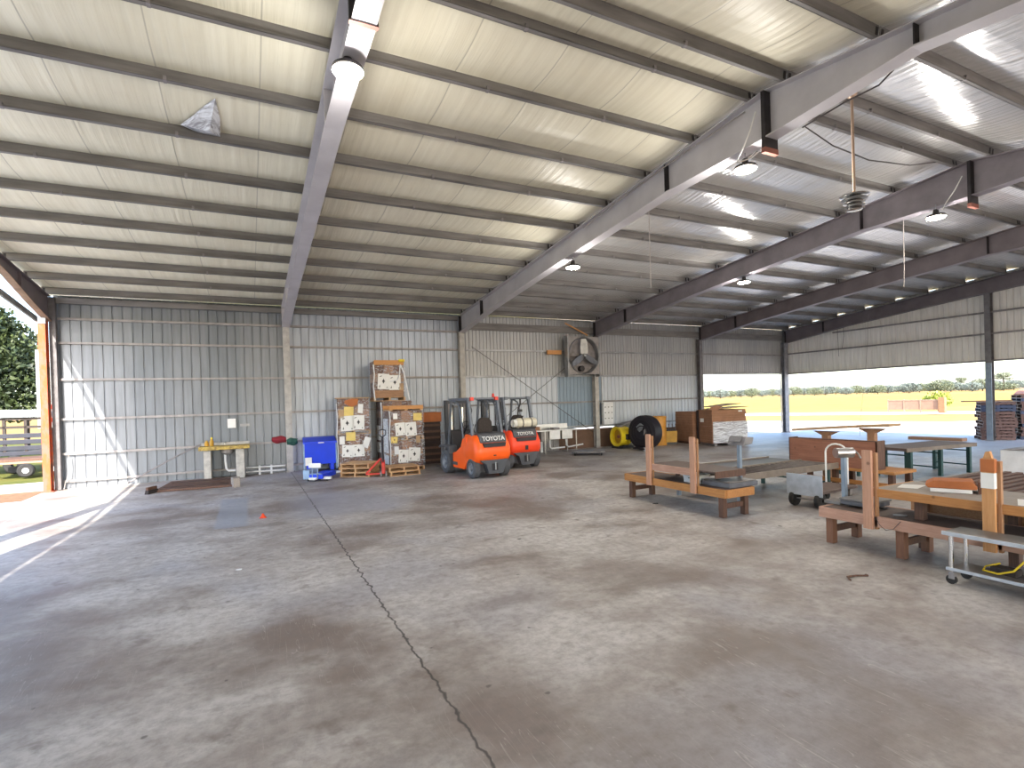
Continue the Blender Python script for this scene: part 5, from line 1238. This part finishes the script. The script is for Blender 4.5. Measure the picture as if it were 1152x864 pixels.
# oak on the left, about 22 m behind the wall line
t = thing('oak_tree', 'large dark green oak standing beyond the lawn at the left edge', 'tree', (-8.9, 20, -.6))
P(t, 'trunk', 'bark', smooth=True)(lambda mb: (mb.tube([(0, 0, -.1), (.1, 0, 1.4), (.0, .2, 2.8), (.4, .1, 4.2), (.2, .2, 6.0)], .34, 10)))
for i, (e) in enumerate([((0, 0, 2.5), (-1.6, .3, 4.2), (-2.6, .2, 6.0)), ((0, 0, 2.8), (1.4, -.4, 4.4), (2.4, -.3, 6.2)), ((.2, 0, 3.8), (.8, 1.2, 5.6), (.6, 1.6, 7.4))]):
    P(t, 'branch', 'bark', smooth=True)(lambda mb: mb.tube(e, .13, 7))
foliage([(0, 0, 6.2, 3.6, 2.9, 2.9), (-2.4, .2, 4.6, 2.2, 1.9, 1.9), (2.3, .0, 4.9, 1.9, 2.0, 2.5), (0.4, -.6, 8.0, 2.2, 2, 1.5), (-1.2, -.5, 3.6, 1.7, 1.3, .8), (1.6, -.2, 3.3, 1.2, 1.0, .7)], 19000, .16, 3, 'foliage', 'leaf_oak', t)
# light roofed shed, stake trailer, flatbed trailer, white box truck
t = thing('stake_trailer', 'dark stake sided trailer behind the rusty corner column', 'trailer', (-4.6, 10.2, -.2), -6)
P(t, 'trailer_floor', 'truck_grey', .01)(lambda mb: mb.box(-2.3, 2.2, -1, 1, .75, .92))
for z in (1.05, 1.30, 1.55): P(t, 'side_board', 'truck_grey', .01)(lambda mb: mb.box(-1.2, 2.2, -1.02, -.98, z-.09, z+.09))
for x in (-2.1, -1.62, -1.2, -.45, .1, .9, 1.6, 2.15): P(t, 'stake', 'wood_stake')(lambda mb: mb.box(x-.05, x+.05, -1.0, -.92, .9, 2.28))
for x in (-2.1, -.45, .9, 2.15): P(t, 'stake', 'wood_stake')(lambda mb: mb.box(x-.05, x+.05, .92, 1.0, .9, 2.28))
for z in (1.9, 2.24): P(t, 'top_rail', 'wood_stake')(lambda mb: mb.box(-2.3, 2.2, -1.0, -.94, z-.05, z+.05))
for x in (-1.5, 1.2): P(t, 'wheel', 'black_rubber', smooth=True)(lambda mb: mb.lathe([(.1, -.1), (.32, -.11), (.38, -.05), (.38, .05), (.32, .11), (.1, .1)], 24, (x, -.95, .38), 'y'))
P(t, 'canopy_sheet', 'tarp_white', .02)(lambda mb: mb.prism([(-2.5, 2.30), (2.3, 2.30), (2.3, 2.44), (1.0, 2.62), (-2.5, 2.50)], -1.1, 1.1, 'y'))
t = thing('flatbed_trailer', 'low rusty flatbed trailer with small wheels on the lawn beside the corner column', 'trailer', (-2.3, 7.9, -.2), 4)
P(t, 'trailer_deck', 'wood_dark', .01)(lambda mb: mb.box(-1.5, 2.2, -.75, .75, .62, .72)); P(t, 'deck_frame', 'rust_pale', .01)(lambda mb: mb.box(-1.5, 2.2, -.77, .77, .54, .62))
for x in (-.35, .45):
    w_ = P(t, 'wheel', 'black_rubber', smooth=True)(lambda mb: mb.lathe([(.1, -.08), (.22, -.09), (.27, -.04), (.27, .04), (.22, .09), (.1, .08)], 22, (x, -.72, .27), 'y'))
    P(w_, 'rim', 'white_paint', smooth=True)(lambda mb: mb.cyl((x, -.80, .27), (x, -.70, .27), .12, 14))
P(t, 'tow_bar', 'truck_grey')(lambda mb: mb.beam((-1.5, 0, .5), (-2.6, 0, .42), .08, .08))
t = thing('box_truck', 'tall white truck box partly hidden by the rusty corner column', 'truck', (-1.9, 13.6, -.2), 0)
P(t, 'truck_box', 'white_paint', .03)(lambda mb: mb.box(-1.75, 3.5, -1.2, 1.2, 1.75, 5.4)); P(t, 'under_frame', 'truck_grey')(lambda mb: mb.box(-1.6, 3.4, -.9, .9, .7, 1.75))
for z in (2.15, 2.75): P(t, 'tail_lamp', 'light_red', .01)(lambda mb: mb.box(-1.32, -1.12, -1.23, -1.20, z-.1, z+.1))
for x in (-.7, 2.4): P(t, 'wheel', 'black_rubber', smooth=True)(lambda mb: mb.lathe([(.15, -.12), (.42, -.13), (.5, -.06), (.5, .06), (.42, .13), (.15, .12)], 24, (x, -1.0, .5), 'y'))
# shrub beyond the road
t = thing('shrub', 'bright yellow-green shrub beyond the low wall across the road', 'shrub', (69.5, 10.6, -.25)); t.scale = (.62, .62, .8)
P(t, 'stem', 'bark')(lambda mb: mb.tube([(0, 0, 0), (.1, 0, 1.0), (0, .1, 1.9)], .12, 6))
foliage([(0, 0, 1.9, 1.7, 1.9, .8), (-.3, -.6, 1.4, 1.6, 1.6, .7), (.2, 1.0, 1.3, 1.5, 1.8, .6)], 900, .26, 8, 'foliage', 'leaf_yellow', t)
# low pinkish wall or gate line by the road
t = thing('field_gate', 'long low pale gate with a brick-red end post across the road', 'gate', (62.4, 11.6, -.1), -88)
P(t, 'gate_panel', plain('gate_pink', (.36, .22, .16), .85, 0, .1, 2), .01)(lambda mb: mb.box(0, 4.3, -.05, .05, .30, 1.15))
P(t, 'top_bar', 'rod_tan')(lambda mb: mb.box(0, 4.3, -.07, .07, 1.15, 1.25)); 
for x in (0, 1.4, 2.8): P(t, 'bar_post', 'rod_tan')(lambda mb: mb.box(x-.05, x+.05, -.08, .08, 0, 1.3))
P(t, 'end_post', 'wood_brown')(lambda mb: mb.box(4.3, 4.8, -.2, .2, 0, 1.45))
# utility poles and distant tree line
for i, (x, y, h) in enumerate(((150, 122, 9), (168, 20, 10))):
    o = P(None, 'utility_pole', 'bark')(lambda mb: mb.cyl((x, y, -.25), (x, y, h), .22, 8, .14)); tag(o, ['distant pole above the tree line left of the far corner column', 'distant pole beyond the field at the right side'][i], 'pole')
r_ = random.Random(21); protos = []
cam = Vector((5.0734, -19.3111))
for i in range(34):
    px = 775 + i*11.8; ang = .4605 + math.atan((px-576)/598.0); dist = (440, 500, 560)[i % 3] + r_.uniform(-15, 15)
    x = cam.x + dist*math.sin(ang); y = cam.y + dist*math.cos(ang)
    tall = r_.random() < .10; h = r_.uniform(5.2, 7.5) + (3.5 if tall else 0)
    k = 2 if tall else i % 2
    while len(protos) < 3: protos.append(None)
    if protos[k] is None:
        t = thing('tree', '', 'tree', (x, y, -.25), 0, 'trees along the far edge of the field')
        P(t, 'trunk', 'bark')(lambda mb: mb.tube([(0, 0, 0), (.1, 0, 2.4), (0, 0, 6.0 if k < 2 else 9)], .25, 6))
        bl = [[(0, 0, 3.9, 5.0, 4.6, 3.0), (-3.2, 0, 2.6, 3.4, 3, 2.2), (3.3, .5, 2.8, 3.6, 3, 2.3)], [(0, 0, 3.2, 6.0, 5.2, 2.9), (3.0, 0, 4.6, 3.0, 3, 1.8)], [(0, 0, 8.6, 3.2, 3, 1.5), (-1.6, 0, 7.2, 2.2, 2, 1.0), (1.8, .4, 6.4, 2.0, 2, .9), (0, 0, 2.4, 5, 4, 2.2)]][k]
        foliage(bl, 2600, .34, 30+k, 'foliage', ['leaf_far_hazed', 'leaf_far_hazed_blue', 'leaf_far_hazed'][k], t); protos[k] = t
    else: t = dup(protos[k], (x, y, -.25), r_.uniform(0, 360))
    s = h/(6.0 if k < 2 else 8.2); t.scale = (s*1.2, s*1.2, s)
    t['label'] = ['rounded grey-green tree in the hazy line beyond the field', 'broad bluish green tree in the hazy line beyond the field', 'tall thin crowned tree rising above the line beyond the field'][k]
# pallet stacks outside the open end
def far_pallet(m):
    mb = MB(); L, Wd = 1.2, 1.05
    for x in (-.56, 0, .56): mb.box(x-.03, x+.03, -Wd/2, Wd/2, .015, .105)
    for i in range(7): y = -Wd/2 + i*(Wd-.1)/6; mb.box(-L/2, L/2, y, y+.1, .105, .125)
    for y in (-Wd/2, -.05, Wd/2-.1): mb.box(-L/2, L/2, y, y+.1, 0, .015)
    return mb.build('wooden_pallet', m)
pr = {m: None for m in ('pallet_old', 'pallet_new', 'truck_blue')}
plain('truck_blue', (.05, .075, .16), .6, 0, .2, 4)
def far_stack(x, y, n, rz, which, seed, mats):
    r_ = random.Random(seed)
    for k in range(n):
        m = mats(k)
        if pr[m] is None: o = far_pallet(m); pr[m] = o
        else: o = pr[m].copy(); COL.objects.link(o)
        o.location = (x + r_.uniform(-.04, .04), y + r_.uniform(-.04, .04), k*.128 + .001); o.rotation_euler = (0, 0, R(rz + r_.uniform(-3, 3)))
        tag(o, f'pallet in the {which} stack outside, {ORD[k] if k < 12 else ("thirteenth" if k == 12 else "topmost")} from the ground', 'pallet', 'pallets stacked outside the open end')
far_stack(32.55, -8.55, 12, 32, 'left', 1, lambda k: 'truck_blue' if k in (9, 10) else 'pallet_old')
far_stack(33.55, -9.42, 14, 34, 'right', 2, lambda k: 'pallet_old' if k % 4 else 'truck_blue')
o = P(None, 'top_board', 'wood_brown', .004)(lambda mb: mb.prism([(31.9, -7.75), (32.9, -9.0), (33.05, -8.85), (32.05, -7.6)], 1.545, 1.60, 'z')); tag(o, 'brown board lying across the top of the left outside pallet stack', 'board')
o = P(None, 'loose_plank', 'wood_brown', .005)(lambda mb: mb.box(30.6, 31.0, -8.25, -6.3, 0, .12)); o.rotation_euler = (0, 0, 0); tag(o, 'reddish plank lying on the slab left of the outside pallet stacks', 'plank')
t = thing('broken_pallet', 'broken reddish pallet tipped on top of the right outside stack', 'pallet', (33.55, -9.42, 1.80), 10)
P(t, 'deck', 'wood_red')(lambda mb: mb.beam((-.6, 0, .10), (.7, 0, .42), 1.0, .03, (0, 1, 0)) if False else mb.prism([(-.6, 0), (.7, .24), (.7, .27), (-.6, .03)], -.5, .5, 'y'))
for y in (-.45, .4): P(t, 'stringer', 'wood_brown')(lambda mb: mb.prism([(-.6, -.0), (.7, .15), (.7, .24), (-.6, .001)], y, y+.05, 'y'))
# ------------------------------------------------------------------ light and camera
W = bpy.data.worlds.new('sky'); sc.world = W; W.use_nodes = True
nt = W.node_tree; bg = nt.nodes['Background']
SUN = Vector((.35, 1.2, -1.0)).normalized()          # travel direction of the light
el = math.asin(-SUN.z); az = math.atan2(-SUN.x, -SUN.y)
sky = N(nt, 'ShaderNodeTexSky', sky_type='NISHITA'); sky.sun_disc = False; sky.sun_elevation = el; sky.sun_rotation = az; sky.air_density = 1.0; sky.dust_density = 1.6; sky.ozone_density = 1.2
nt.links.new(sky.outputs[0], bg.inputs[0]); bg.inputs[1].default_value = SKY_STRENGTH
sl = bpy.data.lights.new('sun', 'SUN'); sl.energy = SUN_STRENGTH; sl.angle = R(.53); sl.color = (1, .93, .82)
so = bpy.data.objects.new('sun', sl); COL.objects.link(so); so.rotation_euler = SUN.to_track_quat('-Z', 'Y').to_euler(); so.location = (-20, -60, 50)

yaw, pitch, roll, f, pyy = .4605, -.0074, .0302, 598.242, 456.2171
fw = Vector((math.sin(yaw), math.cos(yaw), 0)); rt = Vector((math.cos(yaw), -math.sin(yaw), 0)); up = Vector((0, 0, 1))
F = math.cos(pitch)*fw + math.sin(pitch)*up; U = -math.sin(pitch)*fw + math.cos(pitch)*up
R2 = math.cos(roll)*rt - math.sin(roll)*U; U2 = math.sin(roll)*rt + math.cos(roll)*U
cd = bpy.data.cameras.new('camera'); co = bpy.data.objects.new('camera', cd); COL.objects.link(co)
M = Matrix((R2, U2, -F)).transposed().to_4x4(); M.translation = Vector((5.0734, -19.3111, 2.14)); co.matrix_world = M
cd.sensor_width = 36; cd.sensor_fit = 'HORIZONTAL'; cd.lens = f*36/1152; cd.shift_y = (pyy-432)/1152; cd.clip_end = 2000; cd.clip_start = .05
sc.camera = co
sc.view_settings.view_transform = 'Standard'; sc.view_settings.look = 'None'; sc.view_settings.gamma = 1; sc.view_settings.use_curve_mapping = False
sc.view_settings.exposure = EXPOSURE
c = sc.cycles; c.use_denoising = True; c.max_bounces = 10; c.diffuse_bounces = 6; c.glossy_bounces = 4; c.transparent_max_bounces = 12; c.sample_clamp_indirect = 8
try: c.denoiser = 'OPENIMAGEDENOISE'; c.denoising_input_passes = 'RGB_ALBEDO_NORMAL'
except Exception: pass
